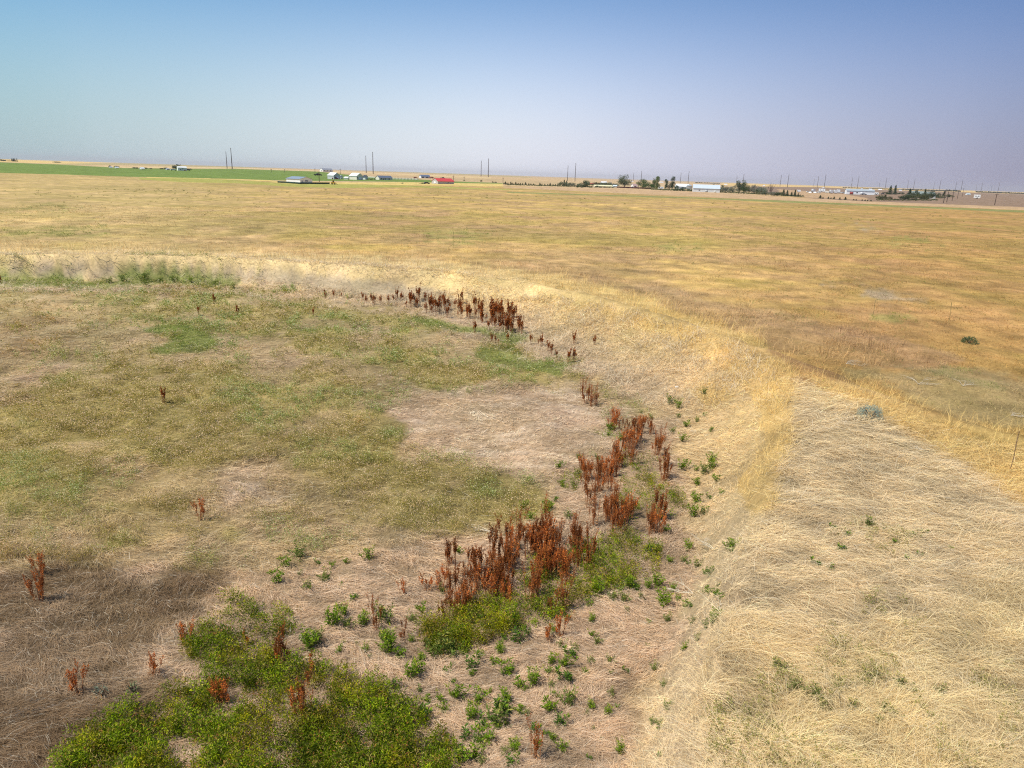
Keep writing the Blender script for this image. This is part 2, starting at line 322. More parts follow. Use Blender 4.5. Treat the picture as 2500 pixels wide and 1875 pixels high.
# ------------------------------------------------------------------ mesh helpers
def np_mesh(name, V, F, C=None, mat=None, link=True, parent=None, smooth=False):
    V = np.ascontiguousarray(V, dtype=np.float32); F = np.ascontiguousarray(F, dtype=np.int32)
    me = bpy.data.meshes.new(name)
    me.vertices.add(len(V)); me.vertices.foreach_set('co', V.ravel())
    k = F.shape[1]
    me.loops.add(F.size); me.loops.foreach_set('vertex_index', F.ravel())
    me.polygons.add(len(F)); me.polygons.foreach_set('loop_start', np.arange(0, F.size, k, dtype=np.int32))
    if smooth: me.polygons.foreach_set('use_smooth', np.ones(len(F), bool))
    me.update(calc_edges=True)
    if C is not None:
        ca = me.color_attributes.new('Col', 'BYTE_COLOR' if len(V) > 200000 else 'FLOAT_COLOR', 'POINT')
        C4 = np.ones((len(V), 4), np.float32); C4[:, :3] = C
        ca.data.foreach_set('color', C4.ravel())
    if mat: me.materials.append(mat)
    o = bpy.data.objects.new(name, me)
    if link: col.objects.link(o)
    if parent: o.parent = parent
    return o
def tag(o, label=None, cat=None, group=None, kind=None):
    if label: o['label'] = label
    if cat: o['category'] = cat
    if group: o['group'] = group
    if kind: o['kind'] = kind
    return o
def empty(name, loc, yaw=0.0, label=None, cat=None, group=None):
    o = bpy.data.objects.new(name, None); o.empty_display_size = 0.2; col.objects.link(o)
    o.location = loc; o.rotation_euler = (0, 0, yaw)
    return tag(o, label, cat, group)
def copy_tree(o, parent=None):
    c = o.copy(); col.objects.link(c)
    if parent is not None: c.parent = parent
    for ch in list(o.children): copy_tree(ch, c)
    return c

# ------------------------------------------------------------------ materials
MATS = {}
def veg_mat(name, trans=0.3, rough=0.7, noise=0.0, gain=1.0):
    if name in MATS: return MATS[name]
    mt = bpy.data.materials.new(name); mt.use_nodes = True; n = mt.node_tree.nodes; l = mt.node_tree.links
    n.clear(); out = n.new('ShaderNodeOutputMaterial'); at_ = n.new('ShaderNodeVertexColor'); at_.layer_name = 'Col'
    d = n.new('ShaderNodeBsdfPrincipled'); d.inputs['Roughness'].default_value = rough; d.inputs['Specular IOR Level'].default_value = 0.08
    t = n.new('ShaderNodeBsdfTranslucent'); mx = n.new('ShaderNodeMixShader'); mx.inputs[0].default_value = trans
    nz = n.new('ShaderNodeTexNoise'); nz.inputs['Scale'].default_value = 3.0; geo = n.new('ShaderNodeNewGeometry')
    l.new(geo.outputs['Position'], nz.inputs['Vector'])
    hs = n.new('ShaderNodeHueSaturation'); hs.inputs['Value'].default_value = gain
    mrn = n.new('ShaderNodeMapRange'); mrn.inputs[3].default_value = gain * (1 - 0.12); mrn.inputs[4].default_value = gain * (1 + 0.12)
    l.new(nz.outputs['Fac'], mrn.inputs[0]); l.new(mrn.outputs[0], hs.inputs['Value'])
    l.new(at_.outputs['Color'], hs.inputs['Color'])
    l.new(hs.outputs[0], d.inputs['Base Color']); l.new(hs.outputs[0], t.inputs['Color'])
    l.new(d.outputs[0], mx.inputs[1]); l.new(t.outputs[0], mx.inputs[2]); l.new(mx.outputs[0], out.inputs[0])
    MATS[name] = mt; return mt
def flat_mat(name, rgb, rough=0.6, metal=0.0, noise=0.12, scale=0.8, spec=0.3):
    if name in MATS: return MATS[name]
    mt = bpy.data.materials.new(name); mt.use_nodes = True; n = mt.node_tree.nodes; l = mt.node_tree.links
    b = n['Principled BSDF']; b.inputs['Roughness'].default_value = rough; b.inputs['Metallic'].default_value = metal
    b.inputs['Specular IOR Level'].default_value = spec
    nz = n.new('ShaderNodeTexNoise'); nz.inputs['Scale'].default_value = scale; nz.inputs['Detail'].default_value = 4
    tcn = n.new('ShaderNodeTexCoord'); l.new(tcn.outputs['Object'], nz.inputs['Vector'])
    mx = n.new('ShaderNodeMix'); mx.data_type = 'RGBA'
    mx.inputs[6].default_value = (*[c * (1 - noise) for c in rgb], 1); mx.inputs[7].default_value = (*[min(1, c * (1 + noise)) for c in rgb], 1)
    l.new(nz.outputs['Fac'], mx.inputs[0]); l.new(mx.outputs[2], b.inputs['Base Color'])
    MATS[name] = mt; return mt
def ground_mat():
    mt = bpy.data.materials.new('ground_soil_and_thatch'); mt.use_nodes = True; n = mt.node_tree.nodes; l = mt.node_tree.links
    b = n['Principled BSDF']; b.inputs['Roughness'].default_value = 0.95; b.inputs['Specular IOR Level'].default_value = 0.1
    v = n.new('ShaderNodeVertexColor'); v.layer_name = 'Col'; geo = n.new('ShaderNodeNewGeometry')
    def nz(scale, det, sx=1, sy=1):
        mp = n.new('ShaderNodeMapping'); mp.inputs['Scale'].default_value = (sx, sy, 1); l.new(geo.outputs['Position'], mp.inputs[0])
        t = n.new('ShaderNodeTexNoise'); t.inputs['Scale'].default_value = scale; t.inputs['Detail'].default_value = det; t.inputs['Roughness'].default_value = 0.65
        l.new(mp.outputs[0], t.inputs['Vector']); return t
    a = nz(6.0, 6); c2 = nz(0.45, 8); c3 = nz(0.06, 6, 1, 0.6)
    def mrange(src, lo, hi):
        k = n.new('ShaderNodeMapRange'); k.inputs[1].default_value = 0.3; k.inputs[2].default_value = 0.7; k.inputs[3].default_value = lo; k.inputs[4].default_value = hi
        l.new(src.outputs['Fac'], k.inputs[0]); return k
    m1 = mrange(a, .72, 1.25); m2 = mrange(c2, .62, 1.36); m3 = mrange(c3, .84, 1.16)
    p = n.new('ShaderNodeMath'); p.operation = 'MULTIPLY'; l.new(m1.outputs[0], p.inputs[0]); l.new(m2.outputs[0], p.inputs[1])
    p2 = n.new('ShaderNodeMath'); p2.operation = 'MULTIPLY'; l.new(p.outputs[0], p2.inputs[0]); l.new(m3.outputs[0], p2.inputs[1])
    mx = n.new('ShaderNodeMix'); mx.data_type = 'RGBA'; mx.blend_type = 'MULTIPLY'; mx.inputs[0].default_value = 1
    tint = n.new('ShaderNodeMix'); tint.data_type = 'RGBA'; tint.inputs[6].default_value = (.80, .84, .70, 1); tint.inputs[7].default_value = (1.10, 1.06, 1.12, 1)
    c4 = nz(0.16, 7, 1, .7); m4 = mrange(c4, 0, 1); l.new(m4.outputs[0], tint.inputs[0])
    mt_ = n.new('ShaderNodeMix'); mt_.data_type = 'RGBA'; mt_.blend_type = 'MULTIPLY'; mt_.inputs[0].default_value = 1; l.new(v.outputs['Color'], mt_.inputs[6]); l.new(tint.outputs[2], mt_.inputs[7])
    l.new(mt_.outputs[2], mx.inputs[6]); l.new(p2.outputs[0], mx.inputs[7]); l.new(mx.outputs[2], b.inputs['Base Color'])
    bp = n.new('ShaderNodeBump'); bp.inputs['Strength'].default_value = 0.6; bp.inputs['Distance'].default_value = 0.12
    l.new(c2.outputs['Fac'], bp.inputs['Height']); l.new(bp.outputs[0], b.inputs['Normal'])
    return mt
M_GROUND = ground_mat()
M_STRAW = veg_mat('dry_straw', 0.28, 0.6, gain=1.12)
M_WEED = veg_mat('weed_leaf', 0.35, 0.55)
M_DOCK = veg_mat('dock_seed', 0.25, 0.7)

# ------------------------------------------------------------------ ground sheet
az_f = np.radians(np.arange(-64, 64.01, 0.16)); az_c = np.radians(np.arange(68, 292.1, 4.0))
azs = np.concatenate([az_f, az_c]); NA = len(azs)
rr = np.concatenate([[0.4, 1.0, 1.7, 2.4], 3.0 * 1.0085 ** np.arange(0, int(math.log(20000 / 3.0) / math.log(1.0085)) + 1)]); NR = len(rr)
R2, A2 = np.meshgrid(rr, azs, indexing='ij')
X = (R2 * np.sin(A2)).ravel(); Y = (R2 * np.cos(A2)).ravel(); Zg = height(X, Y)
px, py = project(X, Y, Zg)
vis = (Y > 1)
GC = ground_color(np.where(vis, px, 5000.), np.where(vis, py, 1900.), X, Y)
dist = np.hypot(X, Y)
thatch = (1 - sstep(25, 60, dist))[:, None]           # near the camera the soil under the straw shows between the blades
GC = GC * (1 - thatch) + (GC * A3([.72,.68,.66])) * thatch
idx = np.arange(NR * NA).reshape(NR, NA); nx = np.roll(idx, -1, axis=1)
F = np.stack([idx[:-1], nx[:-1], nx[1:], idx[1:]], -1).reshape(-1, 4)
F = F[:, ::-1]
# zones of the far plain become their own sheets of the same surface
fc = F.mean(1).astype(int)
fpx = px[F].mean(1); fpy = py[F].mean(1)
def in_band(k):
    pts = BANDS[k][1]; xs = [p[0] for p in pts]
    return (fpy > np.interp(fpx, xs, [p[1] for p in pts])) & (fpy < np.interp(fpx, xs, [p[2] for p in pts])) & (fpx > xs[0]) & (fpx < xs[-1]) & (Y[F].mean(1) > 50)
zg = in_band(6); zb = in_band(10) & ~in_band(11); 
V = np.stack([X, Y, Zg], 1)
def sub_mesh(name, mask):
    f = F[mask]; u, inv = np.unique(f, return_inverse=True)
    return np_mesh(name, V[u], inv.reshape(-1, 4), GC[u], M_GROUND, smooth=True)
tag(sub_mesh('ground', ~(zg | zb)), kind='structure', label='dry golden grassland plain around the sunken basin')
tag(sub_mesh('green_crop_field', zg), kind='structure', label='long green irrigated crop field far off')
tag(sub_mesh('fallow_field', zb), kind='structure', label='bare brown fallow field beside the far buildings')
cap = np.arange(NA)
c0 = np.vstack([V[:NA], [[0, 0, float(height(0., 0.))]]])
f3 = np.stack([cap, np.roll(cap, -1), np.full(NA, NA)], 1)
tag(np_mesh('ground_underfoot', c0, f3[:, ::-1], np.tile(A3([.4,.3,.2]), (NA + 1, 1)), M_GROUND), kind='structure')

# ------------------------------------------------------------------ grass
rng = np.random.default_rng(7)
def img_samples(n, x0, x1, y0, y1, power=1.0):
    u = rng.uniform(x0, x1, n); v = y0 + (y1 - y0) * rng.uniform(0, 1, n) ** power
    # thinner cover carries on beyond the frame on every side that the zone reaches
    o = rng.uniform(0, 1, n) < .13
    ext = rng.uniform(0, 1, n)
    if x1 > 2500: u = np.where(o & (ext < .42), rng.uniform(2600, 3350, n), u)
    if x0 < 0: u = np.where(o & (ext > .42) & (ext < .72), rng.uniform(-850, -120, n), u)
    if y1 > 1900: v = np.where(o & (ext > .70), rng.uniform(1950, 2750, n), v)
    x, y, z = unproject(u, v)
    return u, v, x, y, z
def blades(name, P, ang, L, Wd, elev, droop, colr, label):
    """P base (N,3); ang heading; elev start angle; droop how far the tip falls back"""
    N = len(P); hd = np.stack([np.cos(ang), np.sin(ang), np.zeros(N)], 1); up = np.array([0, 0, 1.0])
    side = np.stack([-np.sin(ang), np.cos(ang), np.zeros(N)], 1)
    roll = rng.normal(0, 0.6, N)
    side = side * np.cos(roll)[:, None] + up * np.sin(roll)[:, None] * 0.8
    ce = np.cos(elev)[:, None]; se = np.sin(elev)[:, None]
    bend = rng.normal(0, 0.10, N)[:, None] * np.stack([-np.sin(ang), np.cos(ang), np.zeros(N)], 1)
    P1 = P + (hd * ce + up * se + bend) * (L * 0.5)[:, None]
    P2 = P + (hd * ce * 1.0 + up * se * (1 - droop)[:, None] * 1.0 + bend * 2.4) * L[:, None]
    w = (Wd / 2)[:, None] * side
    V = np.stack([P - w, P + w, P1 - w * .85, P1 + w * .85, P2 - w * .2, P2 + w * .2], 1).reshape(-1, 3)
    b = np.arange(N)[:, None] * 6
    F = np.concatenate([b + np.array([[0, 1, 3, 2]]), b + np.array([[2, 3, 5, 4]])], 0)
    cc = np.repeat(np.clip(colr, 0.01, .95), 6, axis=0)
    o = np_mesh(name, V, F, cc, M_STRAW)
    return tag(o, label, 'grass', kind='stuff')
def flow(x, y):
    sw = (fbm(x / 2.6, y / 2.6, 91, 2) - 0.5) * 3.6 + (fbm(x / 0.8, y / 0.8, 95, 2) - 0.5) * 1.9
    return sw
def jitter_col(c, n, s=0.13):
    k = 1 + rng.normal(0, s, n)[:, None]
    warm = rng.normal(0, 0.05, n)[:, None]
    return c * k * (1 + warm * A3([0.6, 0, -1.2]))

# (a) matted straw lying over basin, slopes and the berm top
n = 880000
u, v, x, y, z = img_samples(n, -160, 2660, 640, 2010, 1.0)
cd = z_('crest_in', u, v) + z_('mat', u, v)
veg = np.clip(z_('green', u, v) * .75 + z_('olive', u, v) * .6, 0, 1)
cl = fbm(x / 0.55, y / 0.22, 101, 3) * 0.6 + fbm(x / .18, y / .18, 105, 2) * 0.4
keep = (cd > 0.3) & (rng.uniform(0, 1, n) > veg) & (rng.uniform(0.0, 1, n) < 0.35 + 1.3 * sstep(.36, .52, cl)) & (z_('tuft', u, v) < rng.uniform(0.3, 1.3, n))
u, v, x, y, z, cl = [a[keep] for a in (u, v, x, y, z, cl)]; n = len(u)
mp = mpp(x, y, z); mat_ = z_('mat', u, v); bas = z_('basin', u, v)
ang = -0.25 * mat_ - 0.1 + flow(x, y) * (0.55 + 0.45 * (1 - mat_)) + rng.normal(0, 0.42, n)
yl = z_('yellow', u, v) * mat_; tang = sstep(.42, .6, fbm(x / 1.8, y / 1.8, 411, 3))
ang = np.where(rng.uniform(0, 1, n) < .20 + .25 * yl + .15 * tang, rng.uniform(0, 6.28, n), ang)
L = rng.uniform(.16, .50, n) * (0.75 + 0.75 * mat_) * (1 - 0.35 * z_('bare', u, v)) * (1 + sstep(20, 50, np.hypot(x, y)) * .5)
Wd = np.clip(mp * 0.62, .0035, .04) * rng.uniform(.7, 1.3, n)
slp = z_('crest_in', u, v) * (1 - bas) * sstep(20, 34, np.hypot(x, y)); L = L * (1 + .45 * slp); ang = ang + slp * rng.normal(0, .8, n)
elev = np.abs(rng.normal(.10, .16, n)) + .03 + (yl * .22 + tang * .14 * mat_) * np.abs(rng.normal(0, 1, n)) + slp * np.abs(rng.normal(0, .32, n))
zz = z + np.maximum(0, (cl - .35)) * .34 * rng.uniform(0.1, 1, n)
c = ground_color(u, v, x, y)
c = c * (0.66 + 0.86 * sstep(.3, .62, cl))[:, None]
c = jitter_col(c, n, .17)
wht = rng.uniform(0, 1, n) < .05
c[wht] = c[wht] * .3 + A3([.78,.70,.56]) * .7
blades('matted_straw', np.stack([x, y, zz], 1), ang, L, Wd, elev, rng.uniform(.3, 1.1, n), c, 'matted pale straw lying flat over basin floor and embankment')  #a

# (b) standing golden tufts along the crest and outer rim
n = 190000
u, v, x, y, z = img_samples(n, -160, 2660, 580, 1420, 1.4)
t = z_('tuft', u, v); cl = fbm(x / .7, y / .7, 111, 3)
keep = (rng.uniform(0, 1, n) < t * (0.25 + 1.3 * sstep(.4, .6, cl)))
u, v, x, y, z, cl = [a[keep] for a in (u, v, x, y, z, cl)]; n = len(u); mp = mpp(x, y, z)
cx = np.round(x / .35) * .35; cy = np.round(y / .35) * .35
ang = np.arctan2(y - cy, x - cx) + rng.normal(0, .7, n)
L = rng.uniform(.30, .85, n) * (.65 + .75 * cl) * (1 + .5 * sstep(30, 45, np.hypot(x, y)))
near = 1 - sstep(18, 34, np.hypot(x, y))
elev = rng.normal(1.12, .24, n) - near * .35
c = jitter_col((A3([.68,.50,.25]) * (1 - sstep(900, 1700, u))[:, None] + A3([.72,.51,.20]) * sstep(900, 1700, u)[:, None]) * (.72 + .55 * cl)[:, None], n, .15)
blades('standing_dry_grass', np.stack([x, y, z], 1), ang, L, np.clip(mp * .55, .004, .05) * rng.uniform(.7, 1.2, n), elev, rng.uniform(.0, .35, n), c, 'tall golden dry grass standing along the embankment crest')

# (b2) bleached tangles of taller dead grass on the inner bank
n = 90000
u, v, x, y, z = img_samples(n, -160, 2000, 600, 1000, 1.1)
slp = z_('crest_in', u, v) * (1 - z_('basin', u, v)) * sstep(22, 32, np.hypot(x, y)); cl = fbm(x / 1.1, y / 1.1, 115, 3)
keep = rng.uniform(0, 1, n) < slp * (.12 + 1.1 * sstep(.44, .60, cl))
u, v, x, y, z, cl = [a[keep] for a in (u, v, x, y, z, cl)]; n = len(u); mp = mpp(x, y, z)
c = jitter_col(np.where(rng.uniform(0, 1, (n, 1)) < .7, A3([.64,.53,.37]), A3([.40,.32,.22])) * (.7 + .6 * cl)[:, None], n, .18)
blades('bank_tangle', np.stack([x, y, z], 1), rng.uniform(0, 6.28, n), rng.uniform(.35, 1.0, n), np.clip(mp * .6, .005, .05) * rng.uniform(.7, 1.3, n), rng.uniform(.15, 1.1, n), rng.uniform(.3, 1.0, n), c, 'bleached tangles of dead grass on the inner bank')
# (c) grass of the open field beyond the embankment
n = 420000
u, v, x, y, z = img_samples(n, -160, 2660, 492, 1130, 2.0)
d = np.hypot(x, y); cl = fbm(x / 2.0, y / 2.0, 121, 4)
keep = (z_('crest_in', u, v) + z_('mat', u, v) < .5) & (rng.uniform(0, 1, n) < .3 + .9 * sstep(.38, .6, cl)) & (d < 170) & (y > 5)
u, v, x, y, z, cl = [a[keep] for a in (u, v, x, y, z, cl)]; n = len(u); mp = mpp(x, y, z)
bh = z_('behind', u, v)
ang = rng.uniform(0, 6.28, n)
L = (rng.uniform(.08, .22, n) + .28 * bh * rng.uniform(0, 1, n)) * (1 + .8 * sstep(.5, .7, cl))
elev = rng.normal(.75, .35, n) + .2 * bh
gg = fbm(x / 1.2, y / 1.2, 131, 3)
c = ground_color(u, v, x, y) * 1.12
gr = ((z_('fieldgreen', u, v) * .9 + sstep(.66, .74, gg) * .5) > rng.uniform(0, 1, n))
c[gr] = A3([.23,.235,.065])
c = jitter_col(c, n, .28)
blades('field_grass', np.stack([x, y, z], 1), ang, L, np.clip(mp * .6, .006, .07) * rng.uniform(.7, 1.2, n), elev, rng.uniform(0, .6, n), c, 'short sparse golden grass of the open field beyond the embankment')

# ------------------------------------------------------------------ leafy plants as point clouds of leaves
def leaves(P, d, L, W, C):
    """diamond leaf: base P, direction d (unit), length L, width W"""
    N = len(P); s = np.cross(d, rng.normal(0, 1, (N, 3))); s /= np.linalg.norm(s, axis=1)[:, None] + 1e-9
    mid = P + d * (L * .45)[:, None]
    V = np.stack([P, mid + s * (W / 2)[:, None], P + d * L[:, None], mid - s * (W / 2)[:, None]], 1).reshape(-1, 3)
    F = (np.arange(N)[:, None] * 4 + np.array([[0, 1, 2, 3]]))
    return V, F, np.repeat(C, 4, axis=0)
def unit(v): return v / (np.linalg.norm(v, axis=1)[:, None] + 1e-9)
def merge(parts):
    Vs, Fs, Cs, o = [], [], [], 0
    for V, F, C in parts:
        Vs.append(V); Fs.append(F + o); Cs.append(C); o += len(V)
    return np.concatenate(Vs), np.concatenate(Fs), np.concatenate(Cs)
def plant_mass(P, h, rad, k, leafL, leafW, cA, cB, cTop, topf, tsd=.14):
    """P (N,3), h, rad (N), k leaves each"""
    N = len(P); i = np.repeat(np.arange(N), k); M = len(i)
    t = rng.uniform(.05, 1, M) ** .8; a = rng.uniform(0, 6.283, M); r = rad[i] * np.sqrt(rng.uniform(0, 1, M)) * (1.05 - .55 * t)
    Q = P[i] + np.stack([np.cos(a) * r, np.sin(a) * r, t * h[i]], 1)
    d = unit(np.stack([np.cos(a) * .8, np.sin(a) * .8, rng.uniform(-.1, 1.2, M)], 1) + rng.normal(0, .35, (M, 3)))
    mixv = rng.uniform(0, 1, M)[:, None]
    tone = (np.clip(rng.normal(1, tsd, N), .35, 1.7))[i][:, None]
    C = (A3(cA) * mixv + A3(cB) * (1 - mixv)) * tone
    top = (t > .72) & (rng.uniform(0, 1, M) < topf)
    C[top] = A3(cTop) * rng.uniform(.8, 1.15, (int(top.sum()), 1))
    return leaves(Q, d, leafL[i] * rng.uniform(.6, 1.3, M), leafW[i] * rng.uniform(.7, 1.2, M), np.clip(C, .01, .9))

# (d) olive weeds across the basin floor
n = 120000
u, v, x, y, z = img_samples(n, -120, 1750, 690, 1480, 1.15)
sp = sstep(.46, .60, fbm(x / .9, y / .9, 147, 3))
de = np.clip(sstep(.30, .62, z_('olive_soft', u, v) * .8 + (fbm(x / 1.4, y / 1.4, 149, 3) - .35) * .7) * .80, 0, 1) * (.10 + .95 * sstep(.38, .52, fbm(x / 2.6, y / 2.6, 421, 3))) * (z_('olive_soft', u, v) > .04) * (1 - .8 * z_('bare', u, v)) + z_('olive_sparse', u, v) * .30 * sp + z_('left_mid', u, v) * .35 * sp
cl = fbm(x / .45, y / .45, 141, 2)
keep = rng.uniform(0, 1, n) < de * (.10 + 1.5 * sstep(.44, .55, cl)) * (z_('basin', u, v) > .3)
u, v, x, y, z, cl = [a[keep] for a in (u, v, x, y, z, cl)]; n = len(u); mp = mpp(x, y, z)
hb = rng.uniform(.12, .42, n) * (.55 + .9 * cl)
V1, F1, C1 = plant_mass(np.stack([x, y, z], 1), hb, hb * .30 + .02, 14, np.clip(mp * 2.7, .03, .12), np.clip(mp * 1.5, .012, .06),
                        (.17,.22,.025), (.46,.40,.10), (.80,.69,.38), .6)
gc = np.repeat(np.repeat(fbm(x / 3.0, y / 3.0, 171, 3), 14), 4)[:, None]; C1 = C1 * (1 + (sstep(.40, .62, gc) - .5) * A3([-.35, .05, -.2]))
bl = z_('brown_left', u, v); bl = np.repeat(np.repeat(bl, 14), 4)[:, None]
C1 = C1 * (1 - .7 * bl) + C1 * A3([1.35, .98, .85]) * .7 * bl
tag(np_mesh('olive_weeds', V1, F1, C1, M_WEED), 'olive green seed-topped weeds covering the basin floor', 'weeds', kind='stuff')

# (e) dense green weeds: the big patch and the band below the docks, with their straggling fringe
n = 21000
u, v, x, y, z = img_samples(n, 0, 1800, 1080, 2010, .8)
cl = fbm(x / .6, y / .6, 151, 3)
keep = rng.uniform(0, 1, n) < z_('green', u, v) * np.where(u < 1040, .58 * (.36 + .8 * sstep(.38, .56, cl)), .35 + .7 * sstep(.38, .5, cl))
u, v, x, y, z, cl = [a[keep] for a in (u, v, x, y, z, cl)]; n = len(u); mp = mpp(x, y, z)
big = (u < 1130)
hb = rng.uniform(.12, .42, n) * (.75 + .5 * cl)
V1, F1, C1 = plant_mass(np.stack([x, y, z], 1), hb, hb * .42 + .03, 66, np.where(big, .050, .045), np.where(big, .016, .015), (.085,.165,.003), (.30,.35,.008), (.40,.43,.03), .12, .30)
mot = np.repeat(np.repeat(fbm(x / .28, y / .28, 431, 3), 66), 4)[:, None]; C1 = np.clip(C1 * (.66 + .55 * sstep(.36, .60, mot)) * (1 + (sstep(.5, .65, fbm(V1[:, 0:1] / .5, V1[:, 1:2] / .5, 433, 4))) * A3([.35, .02, .05])), .004, .9)
tag(np_mesh('green_weeds', V1, F1, C1, M_WEED), 'dense bright green leafy weeds in the near patch and band', 'weeds', kind='stuff')
i_ = rng.choice(n, int(n * .7), replace=False); Pb = np.stack([x, y, z], 1)[i_] + rng.normal(0, .12, (len(i_), 3)) * [1, 1, 0]
V1, F1, C1 = plant_mass(Pb, hb[i_] * rng.uniform(.7, 1.55, len(i_)), hb[i_] * .2 + .02, 16, np.full(len(i_), .06), np.full(len(i_), .011), (.30,.20,.06), (.42,.36,.10), (.40,.17,.05), .4, .25)
tag(np_mesh('dry_weed_stems', V1, F1, C1, M_DOCK), 'dry brown and yellow stems mixed through the dense green weeds', 'weeds', kind='stuff')
# (f) thin bright strips along the basin toe and low green bits in the field
n = 26000
u, v, x, y, z = img_samples(n, -120, 2500, 540, 900, 1)
cl = fbm(x / 1.0, y / 1.0, 161, 3)
keep = rng.uniform(0, 1, n) < (z_('bright', u, v) * 1.0 + z_('fieldgreen', u, v) * .15) * (.2 + 1.2 * sstep(.4, .6, cl))
u, v, x, y, z, cl = [a[keep] for a in (u, v, x, y, z, cl)]; n = len(u); mp = mpp(x, y, z)
hb = rng.uniform(.12, .34, n)
V1, F1, C1 = plant_mass(np.stack([x, y, z], 1), hb, hb * .5 + .04, 12, np.clip(mp * 2.6, .04, .16), np.clip(mp * 1.2, .02, .07), (.11,.20,.018), (.22,.29,.03), (.36,.34,.08), .25)
tag(np_mesh('low_green_growth', V1, F1, C1, M_WEED), 'low green growth in thin strips along the basin toe', 'weeds', kind='stuff')
# (g) scattered dark weed clumps over the open field
n = 7000
u, v, x, y, z = img_samples(n, -120, 2620, 462, 1000, 1.5)
cl = fbm(x / 9.0, y / 16.0, 181, 4)
keep = (z_('crest_in', u, v) + z_('mat', u, v) < .5) & (rng.uniform(0, 1, n) < sstep(.45, .62, cl) + .10) & (y > 5) & (np.hypot(x, y) < 330)
u, v, x, y, z = [a[keep] for a in (u, v, x, y, z)]; n = len(u); mp = mpp(x, y, z)
hb = rng.uniform(.08, .22, n)
V1, F1, C1 = plant_mass(np.stack([x, y, z], 1), hb, hb * .9 + .06 + mp * .8, 8, np.clip(mp * 2.2, .04, .5), np.clip(mp * 1.0, .02, .2), (.16,.20,.045), (.27,.26,.07), (.36,.29,.11), .3)
tag(np_mesh('field_weeds', V1, F1, C1, M_WEED), 'low dark weeds scattered over the open golden field', 'weeds', kind='stuff')
# (h) dull upright weeds in the tangled straw on the right
n = 5200
u, v, x, y, z = img_samples(n, 1600, 2620, 1250, 1990, 1)
cl = fbm(x / .7, y / .7, 191, 3)
keep = rng.uniform(0, 1, n) < z_('rweeds', u, v) * sstep(.42, .62, cl) * .8
u, v, x, y, z = [a[keep] for a in (u, v, x, y, z)]; n = len(u)
hb = rng.uniform(.10, .32, n)
V1, F1, C1 = plant_mass(np.stack([x, y, z], 1), hb, hb * .22 + .015, 26, np.full(n, .042), np.full(n, .014), (.22,.225,.055), (.36,.33,.10), (.56,.46,.18), .5)
tag(np_mesh('straw_weeds', V1, F1, C1, M_WEED), 'dull yellow green weeds growing through the tangled straw', 'weeds', kind='stuff')
# ================================================================== PART 2: single things
# ------------------------------------------------------------------ small builders
def tube_mesh(paths, sides=4):
    """paths: list of (pts (k,3), radii (k,)) -> V, F"""
    Vs, Fs, o = [], [], 0
    for pts, rad in paths:
        pts = np.asarray(pts, float); k = len(pts)
        t = np.gradient(pts, axis=0); t = unit(t)
        a = np.cross(t, np.array([0.13, 0.21, 1.0])); a = unit(a); b = np.cross(t, a)
        th = np.arange(sides) * 2 * math.pi / sides
        ring = pts[:, None, :] + (a[:, None, :] * np.cos(th)[None, :, None] + b[:, None, :] * np.sin(th)[None, :, None]) * np.asarray(rad)[:, None, None]
        Vs.append(ring.reshape(-1, 3))
        i = np.arange(k - 1)[:, None] * sides; j = np.arange(sides)[None, :]; jn = (j + 1) % sides
        Fs.append((np.stack([i + j, i + jn, i + sides + jn, i + sides + j], -1).reshape(-1, 4)) + o)
        o += k * sides
    return np.concatenate(Vs), np.concatenate(Fs)
def col_mesh(name, V, F, rgb, mat, parent=None, s=.1):
    C = np.tile(A3(rgb, ), (len(V), 1)) * rng.normal(1, s, (len(V), 1))
    return np_mesh(name, V, F, np.clip(C, .01, .95), mat, parent=parent)
BOXF = np.array([[0,3,2,1],[4,5,6,7],[0,1,5,4],[1,2,6,5],[2,3,7,6],[3,0,4,7]])
def boxes(name, L, mat, parent=None, bevel=0.0):
    Vs, Fs = [], []
    for k, (x0, x1, y0, y1, z0, z1) in enumerate(L):
        Vs.append(np.array([[x0,y0,z0],[x1,y0,z0],[x1,y1,z0],[x0,y1,z0],[x0,y0,z1],[x1,y0,z1],[x1,y1,z1],[x0,y1,z1]])); Fs.append(BOXF + 8 * k)
    o = np_mesh(name, np.concatenate(Vs), np.concatenate(Fs), None, mat, parent=parent)
    if bevel:
        b = o.modifiers.new('bevel', 'BEVEL'); b.width = bevel; b.segments = 2
    return o
def poly_mesh(name, V, faces, mat, parent=None, smooth=False):
    me = bpy.data.meshes.new(name); me.from_pydata([tuple(v) for v in V], [], faces); me.materials.append(mat); me.update()
    if smooth:
        for p in me.polygons: p.use_smooth = True
    o = bpy.data.objects.new(name, me); col.objects.link(o)
    if parent: o.parent = parent
    return o
def pm(rgb, rough=.6, metal=0.0, noise=.08):
    return flat_mat('paint_%02x%02x%02x' % tuple(int(c * 255) for c in rgb), rgb, rough, metal, noise, 0.5)

